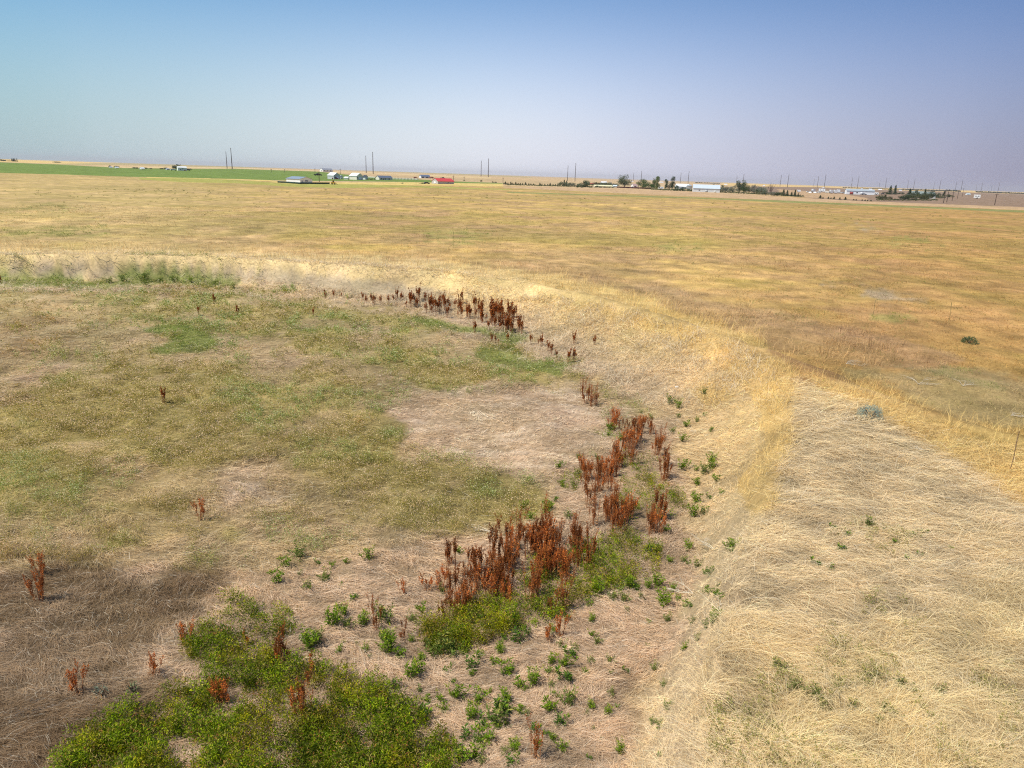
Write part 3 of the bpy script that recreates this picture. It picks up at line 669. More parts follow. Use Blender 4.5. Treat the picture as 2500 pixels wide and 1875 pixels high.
# ------------------------------------------------------------------ rust-red dock plants
def dock_parts(h, ns, lean=.25, detail=1.0, tone=1.0, dens=1.0):
    stems, heads = [], []
    base_leaves = None
    for s in range(ns):
        a = rng.uniform(0, 6.283); r = rng.uniform(.0, .13); ln = rng.uniform(.02, lean * .62); hh = h * rng.uniform(.45, 1.08)
        k = 6; t = np.linspace(0, 1, k)
        a2 = a + rng.normal(0, .7); p = np.stack([math.cos(a) * r + math.cos(a2) * ln * hh * t ** 1.4, math.sin(a) * r + math.sin(a2) * ln * hh * t ** 1.4, hh * t], 1)
        p += rng.normal(0, .008, p.shape) * t[:, None]
        stems.append((p, np.linspace(.0065, .0025, k) * 1.3))
        # seed spikes: the main one and two or three side branches
        hs_ = rng.uniform(.42, .68); br = [(p, hs_)]
        for q in range(rng.integers(1, 4)):
            t0 = rng.uniform(hs_ + .03, hs_ + .15); b0 = np.array([np.interp(t0, t, p[:, c]) for c in range(3)])
            aa = rng.uniform(0, 6.283); ll = hh * rng.uniform(.18, .34)
            tt_ = np.linspace(0, 1, 4)[:, None]
            bp_ = b0 + np.array([math.cos(aa) * .22, math.sin(aa) * .22, 1.0]) * ll * tt_
            stems.append((bp_, np.linspace(.004, .002, 4))); br.append((bp_, .02))
        P_, D_ = [], []
        for path, start in br:
            m_ = int((62 if start > .3 else 28) * detail * dens)
            tq = rng.uniform(start, 1.02, m_); ts = np.linspace(0, 1, len(path))
            q = np.stack([np.interp(tq, ts, path[:, c]) for c in range(3)], 1)
            prof = np.sin(np.clip((tq - start) / (1.04 - start), 0, 1) * math.pi) ** .5
            q += rng.normal(0, .015, q.shape) * prof[:, None]
            P_.append(q); D_.append(unit(rng.normal(0, .7, q.shape) + np.array([0, 0, .7])))
        P_ = np.concatenate(P_); D_ = np.concatenate(D_); M = len(P_)
        mixv = rng.uniform(0, 1, M)[:, None]
        C = (A3([.165, .030, .006]) * mixv + A3([.60, .195, .042]) * (1 - mixv)) * tone * rng.uniform(.55, 1.4)
        heads.append(leaves(P_, D_, rng.uniform(.018, .036, M) / math.sqrt(detail), rng.uniform(.010, .020, M) / math.sqrt(detail), C))
    nb = int(14 * detail) + 4; a = rng.uniform(0, 6.283, nb)
    P_ = np.stack([np.cos(a) * .02, np.sin(a) * .02, rng.uniform(.02, h * .3, nb)], 1)
    D_ = unit(np.stack([np.cos(a), np.sin(a), rng.uniform(-.1, .5, nb)], 1))
    base_leaves = leaves(P_, D_, rng.uniform(.07, .16, nb), rng.uniform(.012, .028, nb), A3([.46, .25, .12]) * rng.uniform(.6, 1.15, (nb, 1)))
    return stems, heads, base_leaves
def make_dock(h, ns, lean=.25, tone=1.0, dens=1.0):
    root = empty('dock_plant', (0, 0, -50), cat='dry weed')
    st, hd, bl = dock_parts(h, ns, lean, 1.0, tone, dens)
    V, F = tube_mesh(st, 3); col_mesh('stem', V, F, (.50, .22, .10), M_DOCK, root)
    for V, F, C in hd: np_mesh('seed_head', V, F, C, M_DOCK, parent=root)
    V, F, C = bl; np_mesh('dead_leaves', V, F, C, M_DOCK, parent=root)
    return root
def make_dock_small(h, ns):
    st, hd, bl = dock_parts(h, ns, .22, .35)
    Vt, Ft = tube_mesh(st, 3); parts = [(Vt, Ft, np.tile(A3([.33, .12, .055]), (len(Vt), 1)))]
    for V, F, C in hd:
        c_ = V.reshape(-1, 4, 3).mean(1, keepdims=True); V = ((V.reshape(-1, 4, 3) - c_) * 1.35 + c_).reshape(-1, 3)
        parts.append((V, F, C * .9))
    parts.append(bl)
    V, F, C = merge(parts)
    return tag(np_mesh('dock_plant', V, F, C, M_DOCK), cat='dry weed')
DOCKP = [make_dock(.82, 8, .4, .75), make_dock(.90, 10, .5, 1.25, .6), make_dock(.74, 6, .35, .7), make_dock(.62, 9, .7, 1.3, .7), make_dock(.84, 12, .42, 1.0), make_dock(.50, 5, .7, 1.2), make_dock(.9, 5, .25, .65, 1.2), make_dock(.7, 12, .55, 1.5, .45)]
DOCKS = [make_dock_small(.85, 7), make_dock_small(.9, 10), make_dock_small(.7, 5), make_dock_small(.95, 8)]
used = set()
def put(proto, px, py, scale, label, group, yaw=None, sink=0.01):
    x, y, z = at(px, py)
    if proto.name in used: o = copy_tree(proto)
    else: o = proto; used.add(proto.name)
    o.location = (x, y, z - sink); o.rotation_euler = (0, 0, rng.uniform(0, 6.28) if yaw is None else yaw)
    o.scale = (scale, scale, scale)
    o['label'] = label; o['group'] = group
    return o
far_docks = [(110,330),(160,342),(205,330),(135,350),(370,370),(400,372),(430,377),(460,375),(500,372),(530,377),(570,382),(590,355),(630,372),(640,335),(660,384),(700,400),(720,380),
 (740,402),(770,420),(760,362),(800,432),(830,430),(850,402),(870,442),(890,384),(910,452),(930,430),(950,460),(980,402),(1000,442),(1020,470),(1060,402),(1080,440),(1100,472),(1140,490),
 (1150,432),(1170,500),(1180,452),(1200,522),(1210,470),(1230,542),(1250,500),(1260,455),(1270,560),(1290,520),(1300,482),(1310,562),(1330,522),(1340,582),(1350,486),(1370,560),(1380,522),
 (1400,486),(1400,592),(1420,560),(1440,602),(690,350),(810,380),(850,440),(920,400),(950,420),(1040,450),(1120,460),(1190,490),(1220,500),(1280,540),(1320,550),(1360,590),(1390,560),(1430,580)]
for k, (a, b) in enumerate(far_docks):
    X_, Y_ = 750 + a / 2.765, 600 + b / 2.765
    if a < 300: lb, sc = 'rust brown dock plant in the tiny clump at the far tip of the distant band', .6
    elif a < 700: lb, sc = 'rust brown dock plant in the thin far end of the distant rusty band', .72
    elif a < 1110: lb, sc = 'rust brown dock plant in the middle of the distant rusty band under the embankment', .95
    else: lb, sc = 'rust brown dock plant in the tall near end of the distant rusty band', 1.1
    put(DOCKS[k % 4], X_ + rng.normal(0, 6), Y_ + rng.normal(0, 4) + 5, sc * rng.uniform(.8, 1.5), lb, 'dock plants in the distant rusty band')
for a, b, lb in [(1130,585,'lone rust dock plant in front of the thin bright green strip'),(1280,668,'rust dock plant at the bare mound edge below the thin green strip'),(1350,645,'rust dock plant touching the end of the thin green strip'),(1245,655,'small rust dock plant on the edge of the far bare mound'),
    (1510,665,'first little dock plant in the line trailing off the green strip'),(1560,672,'second little dock plant in the line trailing off the green strip'),(1580,680,'third little dock plant in the line trailing off the green strip'),(1625,712,'fourth little dock plant in the line trailing off the green strip'),
    (1645,735,'fifth little dock plant in the line trailing off the green strip'),(1682,760,'sixth little dock plant in the line trailing off the green strip'),(1764,790,'tallest dock plant at the end of the line trailing off the green strip'),
    (1800,785,'thin dock plant beside the tallest one ending the trailing line'),(1940,672,'thin brown dock stalk alone on the pale embankment slope'),(1800,665,'short brown dock stalk alone low on the pale slope')]:
    put(DOCKS[(a // 7) % 4], 750 + a / 2.765, 600 + b / 2.765, rng.uniform(.6, .85) * (1.35 if a == 1764 else 1), lb, 'single dock plants near the thin green strip')
for a, b in [(1855,1010),(1880,1065),(1912,1085),(1942,1072),(1900,1050)]:
    put(DOCKP[a % 3], 750 + a / 2.765, 600 + b / 2.765, .95, 'dark rust dock plant in the small clump beside the big bare mound', 'dock clump beside the bare mound')
mid = [(1080,390),(1130,395),(1170,430),(1230,460),(1260,440),(1210,500),(1250,540),(1300,500),(1340,460),(1230,620),(1380,550),(1410,600),(1440,650),(1450,740),(1460,770),(1140,600),
 (1110,660),(1160,680),(1090,720),(1040,740),(970,760),(1010,800),(1060,780),(910,665),(940,840),(970,890),(900,960),(930,1020),(1050,960),(1080,1020),(1130,960),(1150,1020),(1140,1080),
 (1200,960),(1200,1060),(1100,1110),(1330,1050),(1370,1090),(1410,1010),(1350,1100),(520,1180),(540,1240),(560,1290),(600,1160),(620,1110),(640,1240),(660,1310),(690,1360),(700,1190),(710,1260),
 (740,1290),(770,1350),(730,1390),(650,1390),(600,1330),(800,1310),(850,1330),(820,1210),(860,1160),(900,1190),(900,1320),(370,1220),(420,1260),(430,1310),(400,1370),(320,1350),(340,1440),
 (380,1480),(300,1510),(330,1580),(280,1560),(180,1390),(200,1440),(220,1460),(160,1460),(230,1400),(20,1350),(30,1460),(80,1540),(20,1610),(60,1650),(380,1620),(550,1540),(600,1500),(690,1600),
 (1190,520),(1160,640),(1220,580),(1070,1000),(1120,1040),(1170,1090),(580,1200),(670,1160),(620,1290),(720,1330),(680,1270),(760,1250),(560,1230),(640,1350)]
mid += [(mid[i][0] + rng.normal(0, 28), mid[i][1] + rng.normal(0, 24)) for i in rng.integers(0, len(mid), 60)]
for k, (a, b) in enumerate(mid):
    X_, Y_ = 1100 + a / 2.766, 900 + b / 2.766
    if b < 560: lb = 'rust red dock plant in the top cluster beside the bare mound'
    elif b < 820 and a > 1300: lb = 'rust red dock plant on the outer right edge of the top cluster'
    elif b < 820: lb = 'rust red dock plant in the strip between the bare mound and the yellow green weeds'
    elif a > 1290: lb = 'rust red dock plant in the bushy clump standing apart on the straw side'
    elif a > 860: lb = 'dark rust dock plant in the middle cluster of the long rusty belt'
    elif a > 480: lb = 'rust red dock plant in the biggest dense cluster of the rusty belt'
    elif a > 260: lb = 'rust red dock plant in the loose group at the lower end of the belt'
    else: lb = 'thin rust dock plant among the last stragglers of the rusty belt'
    put(DOCKP[(0, 1, 2, 3, 4, 6, 7, 1, 7)[int(rng.integers(0, 9))]], X_ + rng.normal(0, 9), Y_ + rng.normal(0, 9), rng.uniform(.62, 1.22), lb, 'dock plants of the long rusty belt')
single = [(1225,440,'dock plant with a tuft of pale straw at its left, at the belt end'),(1200,520,'tall thin dock plant at the tip of the rusty belt'),(1170,600,'short dock plant at the foot of the belt tip'),(1210,700,'bushy dock plant over dark fallen stems'),
 (1290,740,'dock plant over dark fallen stems by the first green weeds'),(1190,780,'low dock plant under the dark fallen stems'),(1090,600,'spindly dock plant left of the belt tip'),(950,620,'small dock plant alone on the bare straw'),
 (770,750,'small dock plant above the little weed row'),(780,830,'low rusty dock mound among the little weed row'),(945,890,'single stalk dock plant on bare straw below the belt tip'),(1830,900,'tall leaning dock plant alone below the green band'),
 (1890,880,'dock plant with one slanting stalk, below the green band'),(1740,1620,'short fan shaped dock plant alone on straw at the bottom edge'),(200,1020,'dock plant in the hole of the big green patch'),(230,1040,'darker dock plant in the hole of the big green patch'),
 (380,1110,'dock plant on the upper rim of the big green patch'),(300,1340,'brown dry dock plant inside the big green patch'),(360,1400,'pale brown dry dock plant low inside the big green patch'),(335,1300,'brown dry dock plant upper in the big green patch')]
for k, (a, b, lb) in enumerate(single):
    put(DOCKP[(2, 5, 3, 1, 0)[k % 5]], 600 + a / 2.4575, 1200 + b / 2.4575, (.62 if a in (950, 780, 770, 945) else .85), lb, 'single dock plants')
for a, b, s, lb in [(1200,170,1.0,'large spreading rusty dock plant among the olive weeds'),(240,500,.9,'flat orange brown dock clump on grey straw at far left'),(235,670,1.0,'orange brown dock clump below the other on the grey straw'),
    (1120,940,.9,'rusty dock clump touching the left tip of the green patch'),(920,1120,.8,'thin dock plant standing left of the green patch'),(480,1230,.95,'dark rusty dock clump beside the pale grey shrublet'),
    (1340,1290,.95,'tall dock plant in the gap between the two green weed patches'),(1300,1280,.8,'shorter dock plant in the gap between the two green weed patches'),(1690,1020,.85,'dark dock plant in the hole of the leafy peak'),(1470,930,.6,'little dock plant inside the leafy peak')]:
    put(DOCKP[(3, 1, 5, 4)[int(a) % 4]], a / 2.4575, 1200 + b / 2.4575, s, lb, 'single dock plants')
for a, b, lb in [(1285,470,'dark dock tuft standing highest on the olive weed flat'),(1195,540,'dark dock tuft left of the highest one on the olive flat'),(1425,540,'single thin dock stalk on the olive weed flat'),(1880,545,'thin dock stalk at the right end of the olive flat'),
    (5,350,'dark dock plant cut by the left border of the picture'),(985,1070,'low rusty tuft lost among the olive weeds')]:
    put(DOCKS[int(a) % 4], a / 2.4578, 550 + b / 2.4578, .75, lb, 'dock tufts on the olive flat')

# ------------------------------------------------------------------ single green weeds
def make_weed(h, ns, nl, cA, cB, cT, spread=.3):
    root = empty('green_weed', (0, 0, -50), cat='weed'); st = []; P_, D_ = [], []
    for s in range(ns):
        a = rng.uniform(0, 6.283); ln = rng.uniform(.05, spread); hh = h * rng.uniform(.6, 1.05); t = np.linspace(0, 1, 5)
        b_ = rng.normal(0, .035, 2); p = np.stack([b_[0] + math.cos(a) * ln * t, b_[1] + math.sin(a) * ln * t, hh * t], 1); st.append((p, np.linspace(.006, .002, 5)))
        tq = rng.uniform(.15, 1.03, nl); q = np.stack([np.interp(tq, t, p[:, c]) for c in range(3)], 1)
        aa = rng.uniform(0, 6.283, nl); P_.append(q); D_.append(unit(np.stack([np.cos(aa), np.sin(aa), rng.uniform(.0, .9, nl)], 1)))
    P_ = np.concatenate(P_); D_ = np.concatenate(D_); M = len(P_); mv = rng.uniform(0, 1, M)[:, None]
    C = A3(cA) * mv + A3(cB) * (1 - mv); tp = (P_[:, 2] > .75 * h) & (rng.uniform(0, 1, M) < .5); C[tp] = A3(cT)
    V, F = tube_mesh(st, 3); col_mesh('stem', V, F, (.22, .24, .08), M_WEED, root)
    V, F, C = leaves(P_ + D_ * .008, D_, rng.uniform(.035, .075, M), rng.uniform(.012, .024, M), C)
    np_mesh('foliage', V, F, C, M_WEED, parent=root); return root
g1, g2, g3 = (.12, .22, .012), (.25, .35, .02), (.42, .42, .05)
WEEDP = [make_weed(.32, 7, 30, g1, g2, g3, .14), make_weed(.25, 5, 28, g1, g2, g3, .12), make_weed(.28, 8, 24, (.11, .18, .03), (.21, .25, .05), (.42, .38, .09), .16),
         make_weed(.38, 9, 28, g1, g2, g3, .16), make_weed(.24, 3, 34, (.07, .14, .03), g1, g2, .06), make_weed(.30, 8, 22, (.16, .20, .05), (.27, .28, .08), (.48, .40, .13), .12)]
W6 = [(865,600),(730,665),(1290,290),(1360,330),(1480,230),(1540,260),(1540,320),(1590,380),(1500,425),(1750,415),(1710,160),(1710,310),(1665,350),(1565,480),(1560,670),(1650,680),(1760,620),(1755,670),
 (1710,700),(1800,750),(1670,780),(1670,890),(1750,870),(1820,840),(1710,975),(1640,990),(1450,1085),(1590,1220),(1580,1300),(1490,1300),(1660,1330),(1750,1390),(1500,1500),(1420,1600),(1620,1600),
 (1200,1480),(1260,1490),(1390,1460),(1330,1480),(1100,1560),(1170,1570),(980,1520),(1900,1230),(1750,1510),(540,1020),(830,1220),(450,1200),(480,940),(640,940),(700,890),(760,790),(860,720),(830,800),
 (1000,610),(1080,410),(1150,480),(1060,440),(930,1600),(1400,1230),(1320,1240),(640,980),(680,940),(790,1000),(620,900)]
W5 = [(230,450),(330,500),(320,390),(440,430),(525,440),(740,405),(480,535),(580,570),(180,545),(640,650),(590,735),(520,810),(610,820),(700,800),(820,775),(830,890),(860,900),(1050,710),(1000,775),(1280,365),(920,1000),
 (890,1180),(1050,1095),(960,1290),(1100,1270),(1040,1370),(1180,1260),(1260,1230),(1180,1330),(1100,930),(1180,880),(1220,980),(1270,980),(1320,890),(1150,980),(1560,880),(1640,900),(1510,940),
 (1410,760),(1450,820),(1600,760),(1490,1040),(1550,1100),(1370,1070),(1660,1170),(1720,1160),(1850,1220),(1840,1310),(1940,1270),(1540,1270),(1500,1330),(1650,1340),(1440,1420),(1510,1400),(1560,1320),
 (1350,1370),(1370,1520),(1330,1500),(1420,1520),(1610,1570),(1720,1450),(1880,1410),(1290,1620),(1380,1620),(1600,1660),(1590,1260),(1950,980),(1910,1040),(1920,1120),(1830,1030),(1380,1250),(370,580),
 (380,930),(410,960),(350,900),(430,900),(1210,1100),(1230,1150),(990,1120),(860,960)]
def weed_label(X_, Y_):
    s = [('near the straw side of the top dock cluster', X_ > 1520 and Y_ < 1130), ('on pale straw right of the bright green band', X_ > 1560 and Y_ < 1420), ('beside the yellow green weeds and docks', Y_ < 1280 and X_ > 1290),
         ('on the straw below the right end of the green band', X_ > 1400 and Y_ < 1560), ('in the loose upper left group near the olive weeds', X_ < 760 and Y_ < 1450), ('on the open straw between both patches', X_ < 960 and Y_ < 1600),
         ('in the leafy tongue below the rusty belt tip', X_ < 1190 and Y_ < 1640), ('on straw right of the big green patch', X_ < 1190), ('on the bottom straw beneath the green band', True)]
    return next(t for t, c_ in s if c_)
for k, (X_, Y_) in enumerate([(1100 + a / 2.766, 900 + b / 2.766) for a, b in W6] + [(600 + a / 2.4575, 1200 + b / 2.4575) for a, b in W5]):
    wl_ = weed_label(X_, Y_)
    put(WEEDP[int(rng.integers(0, 5))], X_, Y_ + 4, float(np.clip(rng.lognormal(.04, .26), .55, 1.5)), 'green leafy weed ' + wl_, 'single green weeds ' + wl_)
n_x = 0
while n_x < 110:
    X_ = rng.uniform(820, 1760); Y_ = rng.uniform(1330, 1870)
    gf = float(rsample(Z['green_fringe'], np.array([X_]), np.array([Y_]))[0]); gd = float(rsample(Z['green'], np.array([X_]), np.array([Y_]))[0])
    if rng.uniform() > gf or gd > .4: continue
    wl_ = weed_label(X_, Y_)
    put(WEEDP[int(rng.integers(0, 6))], X_, Y_, rng.uniform(.4, .75), 'green leafy weed ' + wl_, 'single green weeds ' + wl_); n_x += 1
S7 = [(480,1080),(520,1100),(1000,1190),(1030,1160),(1080,1160),(850,1200),(1230,1210),(1280,1240),(570,1220),(690,1260),(1080,1410),(1400,1400),(1110,1350),(760,1320),(820,1220),(1450,1250),(1180,1390),(940,1330),
      (720,450),(1180,320),(1340,400),(1035,215),(890,275),(820,230),(1360,270),(1500,360),(1270,280),(860,360),(1250,420),(820,500)]
for a, b in S7:
    up_ = b < 600
    put(WEEDP[5 if a % 2 or not up_ else 4], 1700 + a / 2.4575, 1200 + b / 2.4575, rng.uniform(.7, 1.0), 'small dull green weed poking through matted straw in the upper scatter' if up_ else 'yellow green upright weed among the tangled straw at the bottom',
        'dull weeds in the matted straw')
put(WEEDP[3], 1700 + 100 / 2.4575, 1200 + 800 / 2.4575, .9, 'dark green narrow weed alone beside a white twig on pale straw', 'dull weeds in the matted straw')
put(WEEDP[4], 1700 + 215 / 2.4575, 1200 + 355 / 2.4575, 1.0, 'small dark green weed right of the bleached branching twigs', 'dull weeds in the matted straw')
# bushy green growth at the far toe on the left
for a, b, s, lb in [(870,290,2.6,'dark green weed bush at the far basin toe'),(960,285,1.8,'second dark green weed bush at the far basin toe, next to the brown one'),(740,320,2.0,'dark green weed bush lowest at the far basin toe'),(1050,330,2.2,'yellow green weed bush right of the dark far bushes'),
    (870,345,2.0,'yellow green weed bush in front of the dark far bushes'),(1290,300,1.7,'round green weed bush alone under the grey far slope'),(1400,360,1.4,'small green weed bush where the far slope meets the flat'),(660,330,1.6,'low green weed bush left of the far bushes'),(1145,290,1.3,'little green weed bush on the grey far slope')]:
    put(WEEDP[(2, 3)[int(a) % 2]], a / 2.4578, 550 + b / 2.4578 + 8, s * 1.15, lb, 'weed bushes at the far basin toe')

# ------------------------------------------------------------------ grey shrubs
def cloud_shrub(name, px, py, w, h, nleaf, ll, lw, cA, cB, label, cat='shrub', group=None):
    x, y, z = at(px, py); root = empty(name, (x, y, z), rng.uniform(0, 6), label, cat, group)
    a = rng.uniform(0, 6.283, nleaf); e_ = np.arcsin(rng.uniform(0, 1, nleaf)); r = rng.uniform(.35, 1, nleaf) ** .5
    lump = .8 + .35 * fbm(a * 1.6, e_ * 2, int(px), 3)
    Q = np.stack([np.cos(a) * np.cos(e_) * w * r * lump, np.sin(a) * np.cos(e_) * w * r * lump, np.sin(e_) * h * r * lump + .02], 1)
    D_ = unit(Q / np.array([w, w, h]) + rng.normal(0, .35, Q.shape)); mv = rng.uniform(0, 1, nleaf)[:, None]
    V, F, C = leaves(Q, D_, rng.uniform(.6, 1.3, nleaf) * ll, rng.uniform(.6, 1.3, nleaf) * lw, A3(cA) * mv + A3(cB) * (1 - mv)); np_mesh('foliage', V, F, C, M_WEED, parent=root)
    st = []
    for _ in range(12):
        a = rng.uniform(0, 6.28); st.append((np.array([[0, 0, -.02], [math.cos(a) * w * .35, math.sin(a) * w * .35, h * .4], [math.cos(a) * w * .7, math.sin(a) * w * .7, h * .75]]), [.02, .012, .005]))
    V, F = tube_mesh(st, 4); col_mesh('stem', V, F, (.20, .15, .11), M_DOCK, root)
    return root
cloud_shrub('sagebrush', 2123, 1022, .42, .42, 1500, .055, .014, (.42,.50,.42), (.30,.38,.32), 'pale grey green sagebrush on the matted embankment top')
cloud_shrub('dark_shrub', 2366, 838, .45, .35, 500, .10, .035, (.10,.15,.06), (.16,.19,.09), 'small round dark green shrub alone in the field on the right')
cloud_shrub('pale_shrublet', 246, 1702, .12, .22, 120, .045, .016, (.30,.38,.28), (.22,.30,.2), 'small pale grey green plant left of the big green patch')
cloud_shrub('pale_shrublet', 326, 1694, .09, .24, 90, .045, .016, (.26,.36,.16), (.2,.28,.12), 'small pale green plant at the top edge of the lower left weeds')

# ------------------------------------------------------------------ bleached dead branches, stalks and a pale stone
def make_branch(px, py, size, ang, spread, label, rgb=(.70,.61,.47), n0=5, lift=.18, r0_=.010):
    x, y, z = at(px, py); root = empty('dead_branch', (x, y, z), 0, label, 'dead branch', 'bleached dead branches lying on the straw')
    main, twigs = [], []
    def grow(p, a, e_, L, r, depth):
        k = 6; pts = [np.array(p)]; aa, ee = a, e_
        for i in range(k):
            aa += rng.normal(0, .14); ee = ee * .75 + rng.normal(0, .05)
            pts.append(pts[-1] + np.array([math.cos(aa) * math.cos(ee), math.sin(aa) * math.cos(ee), math.sin(ee)]) * L / k)
        pts = np.array(pts); pts[:, 2] = np.maximum(pts[:, 2], .02)
        (main if depth == 0 else twigs).append((pts, np.linspace(r, r * .4, k + 1)))
        if depth < 2:
            for i in range(n0 if depth == 0 else 3):
                j = int(rng.integers(1, k)); grow(pts[j], aa + rng.normal(0, .75), abs(rng.normal(.2, .2)), L * rng.uniform(.35, .65), r * .55, depth + 1)
    for i in range(3): grow((0, 0, .03), ang + (i - 1) * spread + rng.normal(0, .1), lift, size * rng.uniform(.7, 1), r0_, 0)
    V, F = tube_mesh(main, 5); col_mesh('limb', V, F, rgb, M_STRAW, root); V, F = tube_mesh(twigs, 3); col_mesh('twigs', V, F, rgb, M_STRAW, root)
    return root
B = make_branch
def c7(a, b): return 1700 + a / 2.4575, 1200 + b / 2.4575
def c3(a, b): return 1500 + a / 2.212, 600 + b / 2.212
B(*c7(100, 350), .55, 1.5, .8, 'white branching twigs above the lone dark green weed on pale straw')
B(*c7(-20, 620), .7, 2.6, .5, 'bleached curved stems beside the green weeds right of the band', n0=3)
B(*c7(985, 1055), 1.0, .35, .45, 'big bleached branch with a bent foot lying on the right straw', r0_=.013)
B(*c7(1070, 950), .8, 1.5, .35, 'bleached twiggy branch pointing away above the big bent one', n0=6)
B(*c7(850, 920), .5, .9, .4, 'small bleached branch left of the big bent one')
B(*c7(760, 1655), 1.1, .5, .5, 'large golden dead branch at the bottom border on the right', (.72,.58,.34), r0_=.013, n0=6)
B(*c7(1180, 1540), .45, 1.2, .15, 'thick short white stick near the bottom border on the right', n0=1)
B(*c7(130, 720), .3, .8, .2, 'thin white twig leaning over the narrow dark green weed')
B(*c7(970, 250), .5, 1.5, .3, 'dry upright yellow twigs in the tangled straw above the branches', (.62,.50,.28), lift=.9)
B(*c7(1450, 760), .5, .9, .6, 'pale twig fan in the right tangled straw')
B(1100 + 1740 / 2.766, 900 + 560 / 2.766, .7, -.35, .25, 'white V shaped twigs on straw right of the top dock cluster', n0=2)
B(*c3(1250, 640), .9, .3, .8, 'pale twigs in the brown grass just behind the embankment bend')
B(*c3(1640, 750), 1.2, .4, .9, 'wide pale twig heap in the field beyond the outer crest')
B(*c3(1880, 760), .8, .6, .6, 'small pale twig pile right of the wide heap in the field')
B(*c3(2140, 920), .7, .2, .4, 'pale bent twig near the right border beyond the outer crest')
B(*c3(1690, 1120), .5, 2.0, .3, 'pale folded stalk on the mat below the sagebrush', n0=1)
B(*c3(800, 690), .9, .9, .3, 'white stiff stalks at the sharp bend of the embankment crest', n0=2)
B(*c3(1380, 960), .7, .5, .3, 'pale stick resting below the sagebrush', n0=1)
B(600 + 270 / 2.4575, 1200 + 850 / 2.4575, .35, 2.0, .1, 'white stick lying on top of the leafy peak of the green patch', n0=1)
B(750 + 2190 / 2.765, 600 + 640 / 2.765, .8, 1.4, .4, 'white stalks half way up the inner slope', n0=2)
B(600 + 1480 / 2.4575, 1200 + 250 / 2.4575, .6, 2.8, .3, 'thin arched pale stems left of the biggest dock cluster', n0=2)
B(120 + 70 / 2.4575, 1200 + 1290 / 2.4575 , .6, 3.6, .12, 'grey flattened stems under the dark rusty clump at left', (.38,.33,.28), n0=2)
def stalk(px, py, h, label, rgb, lean=.03):
    x, y, z = at(px, py); t = np.linspace(0, 1, 8)
    root = empty('dry_stalk', (x, y, z), 0, label, 'dry stalk'); a = rng.uniform(0, 6)
    p = np.stack([np.cos(a) * t * lean * h + .02 * np.sin(5 * t), np.sin(a) * t * lean * h, t * h], 1)
    V, F = tube_mesh([(p, np.linspace(.013, .007, 8))], 4); col_mesh('stem', V, F, rgb, M_DOCK, root)
    M = 60; tq = rng.uniform(.6, 1, M); q = np.stack([np.interp(tq, t, p[:, c]) for c in range(3)], 1)
    V, F, C = leaves(q, unit(rng.normal(0, .4, q.shape) + [0, 0, 1]), np.full(M, .05), np.full(M, .018), np.tile(A3(rgb), (M, 1))); np_mesh('seed_head', V, F, C, M_DOCK, parent=root)
stalk(*c3(2130, 1225), 1.15, 'tall brown mullein stalk by the right border on the outer crest', (.36,.24,.14))
stalk(*c3(1805, 412), 1.3, 'thin green stalk standing in the green spot of the right field', (.22,.22,.10))
stalk(*c3(1395, 375), 1.0, 'short stalk at the left end of the green spot in the right field', (.22,.20,.10))
stalk(1107, 601, 1.8, 'lone green stalk standing in the middle of the golden field', (.20,.22,.09))
x, y, z = at(1652, 948)
st_ = poly_mesh('stone', [(math.cos(a) * (.075 if k else .05), math.sin(a) * (.05 if k else .035), (-.01, .035, .07)[k]) for k in range(3) for a in np.arange(6) * 1.047], [(0,1,2,3,4,5)[::-1], (12,13,14,15,16,17)] + [(r * 6 + i, r * 6 + (i + 1) % 6, r * 6 + 6 + (i + 1) % 6, r * 6 + 6 + i) for r in (0, 1) for i in range(6)], pm((.85,.83,.78)))
st_.location = (x, y, z + .02); tag(st_, 'small white stone on the straw slope above the scattered green weeds', 'stone')

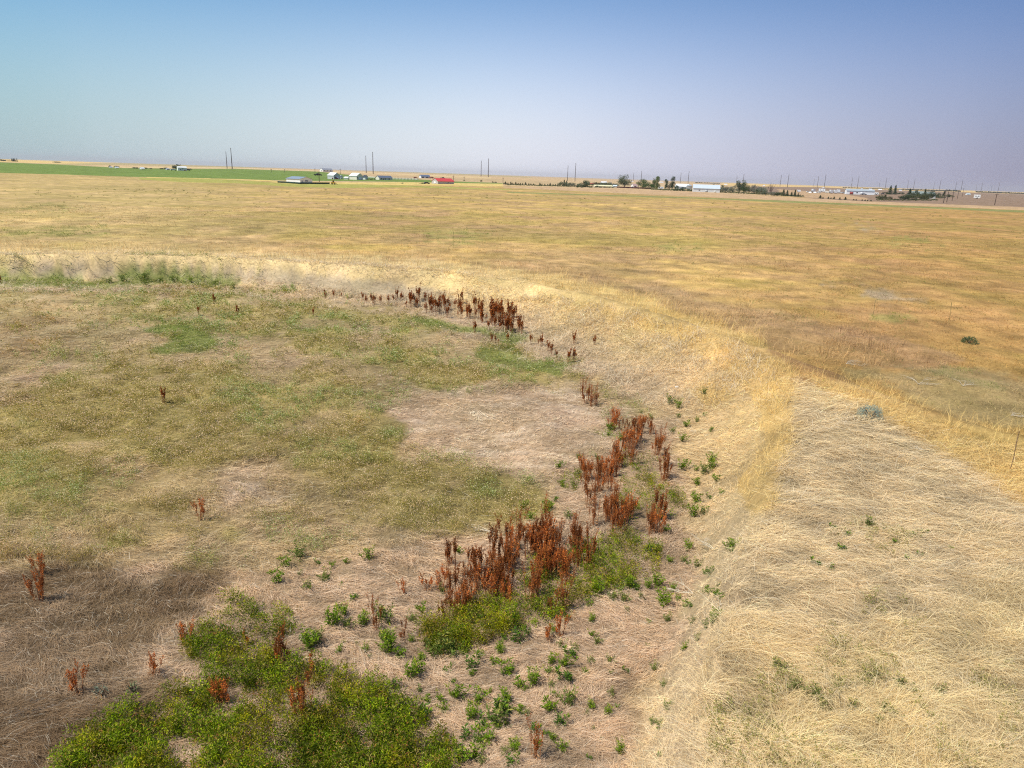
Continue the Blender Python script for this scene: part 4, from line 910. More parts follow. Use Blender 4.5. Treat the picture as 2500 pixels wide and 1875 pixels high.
# ------------------------------------------------------------------ buildings
def frame_at(px, py, dist=None):
    if dist is None: x, y, z = at(px, py)
    else:
        d = ray(np.array([float(px)]), np.array([float(py)]))[0]; hh = math.hypot(d[0], d[1]); x, y = d[0] / hh * dist, d[1] / hh * dist; z = float(height(x, y))
    return x, y, z, -math.atan2(x, y), mpp(x, y, z)        # yaw of the rightward direction across the line of sight
def building(name, label, xl, xc, xr, yb, wall, ridge, gable, wrgb, rrgb, ratio=1.6, feats=(), cat='building', group=None, over=.4, dist=None, kind='gable'):
    x, y, z, al, k = frame_at(xc, yb, dist)
    wl_, wr_ = (xc - xl) * k, (xr - xc) * k
    wlong, wgab = (wl_, wr_) if gable == 'R' else (wr_, wl_)
    psi = math.atan2(wgab * ratio, wlong); Ll = wlong / math.cos(psi); Lg = wgab / math.sin(psi) if wgab > .5 else wlong / ratio
    th = al + (math.pi / 2 - psi if gable == 'R' else psi)
    root = empty(name, (x, y, z - .15), th, label, cat, group)
    h = wall * k; rh = ridge * k
    LX, LY = (Lg, Ll) if gable == 'R' else (Ll, Lg)
    wm = pm(wrgb, .7); rm = pm(rrgb, .45)
    if gable == 'R':   # ridge along Y, gables at y=0 and y=LY
        V = [(0,0,0),(LX,0,0),(LX,0,h),(LX/2,0,rh),(0,0,h),(0,LY,0),(LX,LY,0),(LX,LY,h),(LX/2,LY,rh),(0,LY,h)]
    else:
        V = [(0,LY,0),(0,0,0),(0,0,h),(0,LY/2,rh),(0,LY,h),(LX,LY,0),(LX,0,0),(LX,0,h),(LX,LY/2,rh),(LX,LY,h)]
    poly_mesh('wall', V, [(0,1,2,3,4),(9,8,7,6,5),(0,5,6,1),(1,6,7,2),(4,9,5,0)], wm, root)
    t = .14; W = Lg; Lr = Ll; s = (rh - h) / (W / 2)
    def P(u, w, zz): return (u, w, zz) if gable == 'R' else (w, W - u, zz)
    e0 = -over; ze = h - s * over + .03; zr = rh + .03
    Vr = []
    for w in (-over * .6, Lr + over * .6):
        Vr += [P(e0, w, ze), P(W / 2, w, zr), P(W + over, w, ze), P(W + over, w, ze + t), P(W / 2, w, zr + t), P(e0, w, ze + t)]
    rf = poly_mesh('roof', Vr, [(0,1,4,5),(1,2,3,4),(11,10,7,6),(10,9,8,7),(5,4,10,11),(4,3,9,10),(6,7,1,0),(7,8,2,1),(0,5,11,6),(2,8,9,3)], rm, root)
    for kd, face, u0, u1, z0, z1, rgb in feats:
        e = .06
        if (face == 'long') == (gable == 'R'):   # on plane x=0
            Lf = LY; bx = (-e, .02, u0 * Lf, u1 * Lf, z0 * h, z1 * h)
        else:
            Lf = LX; bx = (u0 * Lf, u1 * Lf, -e, .02, z0 * h, z1 * h)
        fo = boxes(kd, [bx], pm(rgb, .35 if kd == 'window' else .6), root)
        if kd == 'window':
            (a0, a1, b0, b1, c0_, c1_) = bx
            if a1 - a0 < .1: fr = [(a0 - .03, a0, b0 - .1, b1 + .1, c1_, c1_ + .12), (a0 - .03, a0, b0 - .1, b1 + .1, c0_ - .12, c0_)]
            else: fr = [(a0 - .1, a1 + .1, b0 - .03, b0, c1_, c1_ + .12), (a0 - .1, a1 + .1, b0 - .03, b0, c0_ - .12, c0_)]
            boxes('frame', fr, pm((.7,.7,.68)), fo)
    return root
WH = (.80,.80,.79); GR = (.42,.43,.45); DK = (.05,.055,.07); CR = (.74,.69,.58); BL = (.24,.29,.36)
building('metal_shed', 'white metal shed with blue grey roof standing behind the dark green fence', 700, 733, 762, 446, 9, 14, 'R', WH, BL, 1.5,
         [('window','gable',.40,.62,.42,.72,(.22,.24,.28)),('door','gable',.10,.22,.0,.62,(.45,.46,.47)),('trim','long',.0,.35,.0,.08,(.25,.07,.05))])
building('metal_shed', 'grey sided shed with bright white roof and a white door, beside the red pickup', 800, 815, 830, 437.5, 9.5, 15.5, 'R', (.52,.53,.54), (.86,.86,.85), 1.3,
         [('door','gable',.42,.78,.0,.72,(.85,.86,.87)),('window','gable',.1,.22,.4,.7,DK)])
building('lean_to', 'low grey lean-to shed against the grey white-roofed shed', 829, 831, 837, 437, 7, 9, 'R', (.55,.56,.57), GR, 1.0, [('door','gable',.2,.7,0,.7,(.4,.41,.42))])
building('small_shed', 'smallest white shed between the two white-roofed sheds', 840, 849, 854, 438, 4.4, 6.2, 'R', WH, (.85,.85,.84), 1.2, [('door','gable',.3,.7,0,.8,(.6,.61,.62))])
building('metal_shed', 'cream sided shed with bright white roof left of the dark-roofed house', 853.5, 871, 886, 439, 9.5, 16, 'R', CR, (.86,.86,.84), 1.3,
         [('door','gable',.4,.8,.0,.7,(.84,.85,.88)),('window','gable',.08,.22,.4,.7,DK)])
building('annex', 'pale annex with dark roof joined to the cream shed', 886, 892, 898, 438.5, 7, 10.5, 'R', (.62,.63,.65), DK, 1.0, [('door','gable',.3,.7,0,.6,(.75,.75,.74))])
building('farmhouse', 'long white house with grey roof beyond the green field', 781, 788, 812, 419, 4.5, 8, 'L', WH, (.27,.28,.32), 2.4,
         [('window','long',.12,.22,.3,.75,DK),('window','long',.45,.55,.3,.75,DK),('window','long',.75,.85,.3,.75,DK),('door','long',.3,.36,0,.75,(.3,.12,.1)),('window','gable',.3,.6,.3,.7,DK)])
building('farmhouse', 'cream house with dark slate roof beside the white rail fence', 917, 926, 958, 439, 5.2, 10, 'L', CR, (.12,.14,.19), 2.0,
         [('window','long',.1,.2,.3,.75,DK),('window','long',.4,.5,.3,.75,DK),('window','long',.7,.8,.3,.75,DK),('door','long',.27,.34,0,.75,(.2,.1,.08))])
building('farmhouse', 'small white house with blue grey roof near the red-roofed barn', 1023, 1028, 1050, 434.5, 4.2, 7.6, 'L', (.70,.73,.78), (.13,.16,.24), 2.2,
         [('window','long',.1,.3,.2,.75,DK),('window','long',.55,.8,.2,.75,DK),('door','long',.38,.46,0,.8,(.8,.8,.8))])
building('barn', 'grey barn with bright red roof and white gable door', 1054, 1069, 1109, 449, 7, 13.5, 'L', (.47,.45,.43), (.62,.07,.07), 2.3,
         [('door','gable',.35,.65,.0,.78,(.85,.85,.86)),('door','long',.30,.38,0,.6,(.75,.65,.45)),('window','long',.62,.66,.35,.7,DK)])
building('farmhouse', 'white farm building far left beyond the green field', 432, 434, 454, 410.5, 7.5, 10, 'L', (.82,.82,.81), (.80,.80,.80), 2.6,
         [('window','long',.25,.36,.25,.5,DK),('window','long',.5,.6,.5,.75,DK),('door','long',.7,.86,0,.35,(.5,.1,.07))], dist=820)
building('small_shed', 'tiny white gabled shed left of the far white farm building', 341, 345, 352, 411, 2.6, 5.5, 'L', WH, (.84,.84,.83), 1.3, [('door','gable',.3,.7,0,.7,GR)], dist=820)
building('small_shed', 'tiny grey shed just left of the far white farm building', 404, 407, 413, 410.5, 2.6, 4.2, 'L', (.5,.52,.55), GR, 1.3, [('door','long',.3,.6,0,.7,DK)], dist=830)
building('small_shed', 'tiny white shed at the far left edge of the green field', 267, 269, 274, 409, 1.8, 3, 'L', (.7,.7,.7), (.75,.75,.76), 1.6, [('door','long',.3,.6,0,.7,DK)], dist=860)
building('small_shed', 'tiny pale blue shed second from the far left field edge', 280, 283, 289, 409.5, 2, 3.4, 'L', (.68,.73,.80), (.8,.82,.84), 1.6, [('door','long',.3,.6,0,.7,DK)], dist=850)
building('barn', 'far white-roofed barn on the horizon left of the big tree', 1466, 1470, 1483, 436.5, 1.6, 4.4, 'L', (.35,.34,.33), (.88,.88,.88), 2.2, [('door','long',.4,.55,0,.8,DK)], dist=1250)
building('barn', 'far low grey barn right of the white-roofed horizon barn', 1484, 1487, 1495, 436.5, 1.0, 2.2, 'L', (.3,.28,.27), (.35,.33,.33), 2, [('door','long',.4,.55,0,.8,DK)], dist=1260)
building('barn', 'long low red-roofed barn behind the tree row', 1422, 1426, 1470, 443, 1.6, 4.0, 'L', (.45,.30,.24), (.52,.12,.09), 4, [('door','long',.4,.46,0,.8,DK)], dist=900)
building('farmhouse', 'low cream building behind small bushes left of the dark red fence', 1448, 1452, 1495, 457, 3.4, 5.8, 'L', (.76,.70,.56), (.72,.68,.42), 4,
         [('window','long',.1,.16,.3,.7,DK),('window','long',.5,.56,.3,.7,DK),('door','long',.3,.34,0,.8,(.4,.3,.2))])
building('small_shed', 'pale blue shed between the cream building and the dark red fence', 1495.5, 1497, 1506, 457.5, 4, 5.6, 'L', (.60,.70,.76), (.66,.74,.8), 1.8, [('door','long',.3,.6,0,.7,WH)])
building('farmhouse', 'white cottage with pinkish roof right of the biggest tree', 1540, 1546, 1556, 458, 5, 9, 'L', (.80,.78,.77), (.48,.33,.31), 1.5, [('window','gable',.3,.6,.3,.7,DK),('window','long',.3,.6,.3,.7,DK)])
building('barn', 'white hoop-roofed shed left of the long silver shed', 1647, 1652, 1682, 461, 6.5, 12, 'L', (.72,.76,.80), (.88,.88,.88), 2.0, [('door','long',.35,.5,0,.8,(.5,.58,.66)),('window','gable',.3,.6,.3,.7,DK)])
building('long_shed', 'long silver metal shed with pale blue roof between the trees', 1690, 1692, 1755, 468, 9.5, 17.5, 'L', (.66,.67,.68), (.52,.58,.64), 3.2,
         [('trim','long',.0,1.,.93,1.0,(.16,.18,.22)),('door','long',.45,.55,.0,.7,(.5,.52,.55)),('door','long',.8,.86,.0,.5,(.6,.62,.6)),('window','long',.2,.26,.4,.6,DK)])
building('long_shed', 'long white warehouse with grey roof among parked trailers', 2062, 2066, 2128, 474, 9, 13, 'L', (.82,.83,.85), (.34,.38,.42), 4.5,
         [('door','long',.15,.25,0,.8,(.7,.72,.75)),('door','long',.5,.6,0,.8,(.68,.7,.74)),('window','long',.35,.4,.4,.7,DK),('trim','long',.66,1.,.9,1.,(.2,.22,.25))])
building('farmhouse', 'grey green roofed house hidden in the dark tree cluster at right', 2214, 2224, 2276, 484, 10, 17, 'L', (.55,.55,.5), (.24,.28,.26), 2.5, [('window','long',.2,.3,.3,.7,DK),('window','gable',.3,.6,.3,.7,DK)])
building('barn', 'far small white barn on the right horizon', 2360, 2363, 2371, 461.5, 1.8, 4.2, 'L', (.8,.8,.8), (.45,.5,.52), 1.8, [('door','long',.3,.6,0,.8,DK)], dist=1500)
for i_, (a, b, w_) in enumerate([(2105,452,5),(2126,452,8),(2150,451,9),(2200,453,6),(1772,443,8),(1866,443,5),(1615,437,10),(1543,436,7),(2012,447,5)]):
    places = ['just right of the long white warehouse roof', 'second right of the warehouse, behind poles', 'under the first leaning pole pair past the warehouse', 'above the two-lobed dark tree', 'over the long silver shed',
              'left of the poles above the bare tree', 'behind the two tall narrow trees', 'right behind the biggest tree', 'beneath the three poles above the trailers']
    building('barn', 'tiny pale barn on the skyline ' + places[i_], a - w_ / 2, a - w_ / 2 + 1.2, a + w_ / 2, b + 1, 1.0, 2.4, 'L', (.75,.73,.74), (.85,.83,.84), 2.5, [('door','long',.4,.6,0,.7,GR)], group='tiny barns on the skyline', dist=2400)
# grey silo end next to the hoop-roofed shed
x, y, z, al, k = frame_at(1682, 462)
root = empty('silo', (x, y, z), al, 'squat blue grey round bin between the hoop-roofed and silver sheds', 'silo')
V, F = tube_mesh([(np.array([[0, 0, -.2], [0, 0, 3.6], [0, 0, 3.7]]), [3.0, 3.0, 3.1])], 20); np_mesh('wall', V, F, None, pm((.42,.47,.53), .4, .3), parent=root)
V, F = tube_mesh([(np.array([[0, 0, 3.72], [0, 0, 4.9], [0, 0, 5.1]]), [3.2, .7, .05])], 20); np_mesh('roof', V, F, None, pm((.5,.56,.62), .4, .3), parent=root)

# ------------------------------------------------------------------ fences
def fence(name, label, pts, hpx, rgb, style='panel', cat='fence', n_per=4):
    P = [frame_at(a, b) for a, b in pts]; ox, oy, oz = P[0][:3]; k = P[0][4]; h = hpx * k
    root = empty(name, (ox, oy, oz), 0, label, cat); panels, posts = [], []
    for (p, q) in zip(P[:-1], P[1:]):
        for i in range(n_per):
            a = np.array(p[:3]) + (np.array(q[:3]) - np.array(p[:3])) * i / n_per; b = np.array(p[:3]) + (np.array(q[:3]) - np.array(p[:3])) * (i + 1) / n_per
            a[2] = height(a[0], a[1]); b[2] = height(b[0], b[1]); a -= (ox, oy, oz); b -= (ox, oy, oz)
            posts.append((np.array([a + [0, 0, -.3], a + [0, 0, h * 1.06]]), [.10, .10]))
            n_ = np.array([-(b - a)[1], (b - a)[0], 0]); n_ /= np.linalg.norm(n_) + 1e-9; n_ *= .03
            spans = [(.05, 1.0)] if style == 'panel' else [(.30, .44), (.56, .70), (.84, .98)]
            for s0, s1 in spans:
                panels.append(np.array([a - n_ + [0,0,h*s0], b - n_ + [0,0,h*s0], b + n_ + [0,0,h*s0], a + n_ + [0,0,h*s0], a - n_ + [0,0,h*s1], b - n_ + [0,0,h*s1], b + n_ + [0,0,h*s1], a + n_ + [0,0,h*s1]]))
    mt = pm(rgb, .7)
    for pv in (panels if style == 'panel' else []): np_mesh('panel', pv, BOXF, None, mt, parent=root)
    if style != 'panel': 
        for i in range(0, len(panels), 3): np_mesh('rails', np.concatenate(panels[i:i + 3]), np.concatenate([BOXF + 8 * j for j in range(3)]), None, mt, parent=root)
    for po in posts:
        V, F = tube_mesh([po], 4); np_mesh('post', V, F, None, mt, parent=root)
fence('screen_fence', 'dark green screen fence running in front of the white shed', [(678,446),(733,449.5),(805,449.5)], 3.8, (.012,.045,.035))
fence('rail_fence', 'long white rail fence right of the slate-roofed house', [(958,439),(1022,440.5)], 5.0, (.82,.82,.80), 'rail', n_per=8)
fence('rail_fence', 'short white rail fence left of the slate-roofed house', [(899,434),(916,435)], 3.2, (.82,.82,.80), 'rail')
fence('board_fence', 'dark red board fence running beneath the biggest tree', [(1506,458.5),(1545,460),(1590,461.5)], 3.2, (.085,.022,.018))

# ------------------------------------------------------------------ poles
def power_pole(px, ybase, pytop, label, dist=None, scale_h=31.0, r=.62):
    hpx = ybase - pytop; dist = dist or scale_h * FPX / hpx
    d = ray(np.array([float(px)]), np.array([float(ybase)]))[0]; hh = math.hypot(d[0], d[1]); ux, uy = d[0] / hh, d[1] / hh
    hd_ = dist / max(uy, .3) * math.cos(PITCH) ; x, y = ux * hd_, uy * hd_; z = float(height(x, y))
    lo, hi = 3.0, 90.0
    for _ in range(30):
        m_ = (lo + hi) / 2; q = project(x, y, z + m_)[1]
        if q > pytop: lo = m_
        else: hi = m_
    h = (lo + hi) / 2
    root = empty('power_pole', (x, y, z), math.radians(-62), label, 'power pole', 'tall power poles marching to the horizon')
    V, F = tube_mesh([(np.array([[0, 0, -1], [0, 0, h * .5], [0, 0, h]]), [r, r * .8, r * .55])], 8); np_mesh('shaft', V, F, None, pm((.085,.065,.06), .8), parent=root)
    for i_, s in enumerate((-1, 1, -1)):
        zz = h - 1.0 - i_ * 2.6
        V, F = tube_mesh([(np.array([[0, 0, zz], [s * 2.6, 0, zz + .5]]), [.16, .09])], 4); np_mesh('crossarm', V, F, None, pm((.11,.09,.085), .8), parent=root)
    return root
pairs = [(554.5,411,370,'shorter pole of the far left tallest pair'),(567,412,361,'tallest power pole, right one of the far left pair'),
 (894,419,380,'left pole of the pair behind the white-roofed sheds'),(911,421,371,'right taller pole of the pair behind the white-roofed sheds'),
 (1174.5,426,392,'left pole of the pair right of the red-roofed barn'),(1192,427,387,'right taller pole of the pair right of the red-roofed barn'),
 (1385.5,434,404,'left pole of the pair above the small tree row'),(1404,435,398,'right taller pole of the pair above the small tree row'),
 (1546,440,421,'left pole of the pair right of the biggest tree'),(1565,443,417,'right taller pole of the pair right of the biggest tree'),
 (1661,443,422,'left pole of the pair left of the silver shed'),(1680,444,418,'right taller pole of the pair left of the silver shed'),
 (1798,446,429,'left pole behind the big grey trees'),(1814,447,424,'right taller pole behind the big grey trees'),
 (1905,449,427,'left pole of the pair right of the bare tree'),(1923,450,424,'right taller pole of the pair right of the bare tree'),
 (1987,449,436,'shortest of the three poles above the trailers'),(1996,451,430,'middle of the three poles above the trailers'),(2013,451,426,'tallest of the three poles above the trailers'),
 (2079,452,433,'left pole of the pair above the long warehouse'),(2094,452,431,'right taller pole of the pair above the long warehouse'),
 (2147,453,440,'left pole of the pair left of the two-lobed tree'),(2162,454,434,'right taller pole of the pair left of the two-lobed tree'),
 (2216,455,440,'left pole of the pair above the dark tree cluster'),(2231,455,436,'right taller pole of the pair above the dark tree cluster'),
 (2280,456,443,'left pole of the pair right of the dark tree cluster'),(2294,458,439,'right taller pole of the pair right of the dark tree cluster'),
 (2333,459,443,'left skyline pole above the near utility poles'),(2347,460,440,'right taller skyline pole above the near utility poles'),
 (2383,461,450,'left short skyline pole above the white camper'),(2396,462,446,'right skyline pole above the white camper'),
 (2420,463,452,'second last skyline pole at the right'),(2437,464,447,'last skyline pole at the right border')]
for a, b, c_, lb in pairs:
    dd = None
    if a in (554.5, 894, 1174.5, 1385.5): dd = 31.0 * FPX / {554.5: 50, 894: 48, 1174.5: 40, 1385.5: 37}[a] * 1.12
    power_pole(a, b, c_, lb, dist=dd, r=.75 if a > 1500 else .62)
def utility_pole(px, pb, pt, label, dist=None, arm=True):
    x, y, z, al, k = frame_at(px, pb, dist); h = (pb - pt) * k
    root = empty('utility_pole', (x, y, z), al + .3, label, 'utility pole', 'wooden utility poles')
    V, F = tube_mesh([(np.array([[0, 0, -.5], [0, 0, h]]), [.24, .16])], 6); np_mesh('shaft', V, F, None, pm((.10,.065,.05), .85), parent=root)
    if arm: boxes('crossarm', [(-1.1, 1.1, -.07, .07, h - .9, h - .7)], pm((.12,.08,.06), .85), root)
    return root
for a, b, c_, lb in [(662,414.5,407,'wooden pole beyond the left end of the green fence'),(695,416,408,'wooden pole beyond the white shed with blue grey roof'),(769,421,409,'wooden pole left of the long white house'),
 (779.5,444,420,'wooden pole in the green field right of the blue grey roof'),(831,424,411,'wooden pole behind the grey lean-to'),(1107,442,429,'wooden pole at the right end of the red roof'),(1133,441,431,'wooden pole in the tan field right of the red barn'),
 (1228,446,434,'thin wooden pole left of the small conifer row'),(1558,462,442,'wooden pole at the right end of the dark red fence'),
 (2303,496,465,'left of the two close wooden poles at the road on the right'),(2311,494,463,'right of the two close wooden poles at the road on the right'),(2324,490,468,'wooden pole right of the two close ones'),
 (2337,485,464,'fourth wooden pole in the right roadside row'),(2349,480,460,'farthest wooden pole in the right roadside row'),(2428,501,473,'wooden pole standing alone right of the white camper')]:
    utility_pole(a, b, c_, lb, dist=(900 if b < 425 else None))

# ------------------------------------------------------------------ vehicles
def wheels(root, xs, w, r, name='wheel'):
    for xx in xs:
        for yy in (-w / 2, w / 2):
            V, F = tube_mesh([(np.array([[xx, yy - .11, r], [xx, yy - .10, r], [xx, yy + .10, r], [xx, yy + .11, r]]), [r * .4, r, r, r * .4])], 12); np_mesh(name, V, F, None, pm((.02,.02,.022), .8), parent=root)
def prism(name, prof, y0, y1, mat, parent):
    n_ = len(prof); V = [(a, y0, b) for a, b in prof] + [(a, y1, b) for a, b in prof]
    return poly_mesh(name, V, [tuple(range(n_)), tuple(range(2 * n_ - 1, n_ - 1, -1))] + [(i, i + n_, (i + 1) % n_ + n_, (i + 1) % n_) for i in range(n_)], mat, parent)
def car(px, py, rgb, label, yaw=0.0, kind='car', dist=None, s=1.0):
    x, y, z, al, k = frame_at(px, py, dist); root = empty('parked_' + kind, (x, y, z), al + yaw, label, kind, 'vehicles parked around the farms')
    if kind == 'pickup': prof = [(-2.6,.45),(2.6,.45),(2.7,.95),(1.5,1.1),(.9,1.75),(-.5,1.78),(-.7,1.15),(-2.6,1.15)]; gl = [(1.35,1.14),(.86,1.68),(-.45,1.7),(-.55,1.14)]
    else: prof = [(-2.2,.4),(2.2,.4),(2.25,.85),(1.2,1.0),(.5,1.5),(-1.2,1.52),(-2.1,1.0)]; gl = [(1.05,1.02),(.45,1.43),(-1.1,1.45),(-1.75,1.02)]
    prism('body', prof, -.9, .9, pm(rgb, .3), root); prism('window', gl, -.93, .93, pm((.03,.04,.05), .1), root); wheels(root, (-1.45, 1.5), 1.75, .38)
    root.scale = (s, s, s); return root
def trailer(px, py, wpx, hpx, rgb, label, yaw=0.15, kind='trailer', stripe=None, dist=None):
    x, y, z, al, k = frame_at(px, py, dist); L = wpx * k; h = hpx * k
    root = empty(kind.replace(' ', '_'), (x, y, z), al + yaw, label, kind, 'trailers and campers parked on the far yard')
    z0 = .6; prof = [(-L/2, z0), (L/2 - .3, z0), (L/2, z0 + .5), (L/2 - .1, h - .3), (L/2 - .5, h), (-L/2 + .15, h), (-L/2, h - .2)]
    prism('body', prof, -1.25, 1.25, pm(rgb, .4), root)
    if kind == 'camper':
        for u in (-.25, .2): boxes('window', [(L * u - .5, L * u + .5, -1.29, -1.24, h * .5, h * .72)], pm((.04,.05,.07), .15), root)
        boxes('door', [(L * -.02 - .35, L * -.02 + .35, -1.28, -1.24, .7, h * .8)], pm((.6,.6,.6)), root)
    else: boxes('door', [(-L/2 - .05, -L/2 + .01, -1.1, 1.1, z0 + .1, h - .25)], pm((.35,.36,.38)), root)
    if stripe: boxes('stripe', [(-L/2 + .2, L/2 - .5, -1.285, -1.245, h * .3, h * .42)], pm(stripe), root)
    wheels(root, (-.5, .5), 2.3, .38); boxes('hitch', [(L/2 - .1, L/2 + 1.2, -.06, .06, .45, .57)], pm((.05,.05,.05)), root)
    return root
car(774, 421, (.03,.03,.03), 'dark pickup parked left of the long white house', .2, 'pickup', dist=760, s=1.25)
car(779, 421, (.06,.05,.05), 'dark car just right of the dark pickup by the long white house', .1, 'car', dist=765, s=1.25)
car(818, 437.5, (.28,.05,.05), 'dark red pickup in front of the grey white-roofed shed', .1, 'pickup')
car(423, 411.5, (.75,.78,.80), 'white car left of the far white farm building', .1, 'car', dist=800, s=1.2)
car(457, 411, (.03,.05,.04), 'dark car right of the far white farm building', .2, 'car', dist=830, s=1.2)
car(1014.5, 435.5, (.35,.09,.06), 'red car left of the small house with blue grey roof', .1, 'car')
car(1053.5, 435.5, (.38,.08,.06), 'red pickup right of the small house with blue grey roof', .4, 'pickup')
car(1081, 436.5, (.05,.04,.05), 'dark pickup showing behind the red barn roof', .1, 'pickup')
car(1042, 449.5, (.06,.05,.05), 'dark car on the dry grass left of the red-roofed barn', .2, 'car')
car(1973, 470, (.75,.75,.75), 'white car at the left end of the trailer yard', .2)
car(1998, 471.5, (.7,.7,.68), 'pale pickup under the first camper of the yard', .4, 'pickup')
car(2052, 471.5, (.72,.72,.72), 'white car left of the long warehouse', .1)
car(2060, 472, (.45,.46,.48), 'grey car touching the left end of the long warehouse', .3)
car(2110, 476, (.08,.08,.09), 'dark car in front of the right half of the warehouse', .1)
car(2155, 475, (.04,.04,.05), 'black car right of the white vehicles beside the warehouse', .1)
trailer(1985, 470.5, 8, 8.5, (.85,.85,.86), 'tall white box trailer at the left of the yard', .9)
trailer(2006, 468.5, 14, 7.5, (.84,.85,.87), 'white camper with a raised front, second in the yard', .1, 'camper')
trailer(2018, 471.5, 8.5, 5.5, (.78,.74,.66), 'small cream trailer between the white camper and boxes', .2)
trailer(2028.5, 472.5, 7, 8.5, (.86,.86,.87), 'white box trailer left of the middle pair in the yard', .8)
trailer(2039, 472.5, 8, 8.5, (.85,.86,.88), 'white box trailer right of the middle pair in the yard', .6)
trailer(2046.5, 470.5, 7, 7.5, (.80,.83,.86), 'pale grey trailer peeking behind the middle pair', .3)
trailer(2105, 475, 11, 6.5, (.84,.84,.84), 'white camper parked in front of the warehouse', .1, 'camper')
trailer(2124, 475, 12, 8.5, (.83,.84,.86), 'white camper at the right end of the warehouse', .2, 'camper', (.25,.3,.4))
trailer(2139, 476, 10, 6, (.80,.80,.79), 'white camper standing apart right of the warehouse', .1, 'camper')
trailer(1613, 462.5, 13, 6.5, (.74,.78,.82), 'pale camper parked under the two tall narrow trees', .1, 'camper')
trailer(2384.5, 485, 13, 9.5, (.84,.82,.78), 'cream white camper alone on the brown field at right', .25, 'camper')
trailer(1950, 469.5, 7, 6, (.82,.82,.82), 'small white trailer left of the yard near the bare tree', .3)
for a, b, rgb, nm in [(2078, 474.5, (.32,.05,.045), 'dark red'), (2087, 474.5, (.10,.36,.20), 'green')]:
    x, y, z, al, k = frame_at(a, b); root = empty('shipping_container', (x, y, z), al, nm + ' container standing before the long white warehouse', 'container', 'containers by the warehouse')
    L = 7.5 * k; boxes('body', [(-L/2, L/2, -1.2, 1.2, .1, 2.6)] + [(-L/2 + i * .45, -L/2 + i * .45 + .2, -1.24, -1.2, .2, 2.5) for i in range(1, max(2, int(L / .45)))], pm(rgb, .6), root)
    boxes('door', [(L/2, L/2 + .05, -1.1, 1.1, .2, 2.5)], pm(tuple(c * .8 for c in rgb), .6), root)
x, y, z, al, k = frame_at(814, 450.5)
root = empty('yellow_loader', (x, y, z), al, 'small yellow loader standing right of the dark green fence', 'loader')
prism('body', [(-1.3,.5),(1.1,.5),(1.2,1.1),(.3,1.2),(-1.2,1.5)], -.6, .6, pm((.80,.42,.03), .4), root); boxes('cab', [(-.5,.45,-.55,.55,1.25,2.3)], pm((.10,.09,.06), .3), root)
boxes('cab_roof', [(-.6,.55,-.62,.62,2.3,2.42)], pm((.75,.40,.03), .4), root); wheels(root, (-.8, .8), 1.4, .48)
prism('arm', [(.2,1.3),(1.9,.5),(2.0,.65),(.3,1.5)], -.5, -.38, pm((.70,.38,.03), .4), root); prism('arm', [(.2,1.3),(1.9,.5),(2.0,.65),(.3,1.5)], .38, .5, pm((.70,.38,.03), .4), root)
prism('bucket', [(1.8,.15),(2.6,.1),(2.6,.2),(2.0,.3),(1.9,.85),(1.8,.85)], -.8, .8, pm((.35,.22,.05), .6), root)
for a, b, s, lb in [(1990,471,1.0,'white tarp covered heap left of the cream trailer'),(1978,470.5,.9,'white scrap heap beside the tall box trailer')]:
    x, y, z, al, k = frame_at(a, b); n_ = 10; V = [(math.cos(t) * 2.2 * s * rng.uniform(.8, 1.1), math.sin(t) * 1.3 * s, 0) for t in np.arange(n_) * 2 * math.pi / n_] + [(math.cos(t) * 1.3 * s, math.sin(t) * .7 * s, 1.0 * s * rng.uniform(.7, 1.2)) for t in np.arange(n_) * 2 * math.pi / n_] + [(0, 0, 1.35 * s)]
    o = poly_mesh('covered_heap', V, [(i, (i + 1) % n_, n_ + (i + 1) % n_, n_ + i) for i in range(n_)] + [(n_ + i, n_ + (i + 1) % n_, 2 * n_) for i in range(n_)], pm((.78,.77,.74)))
    o.location = (x, y, z); o.rotation_euler[2] = al; tag(o, lb, 'heap')

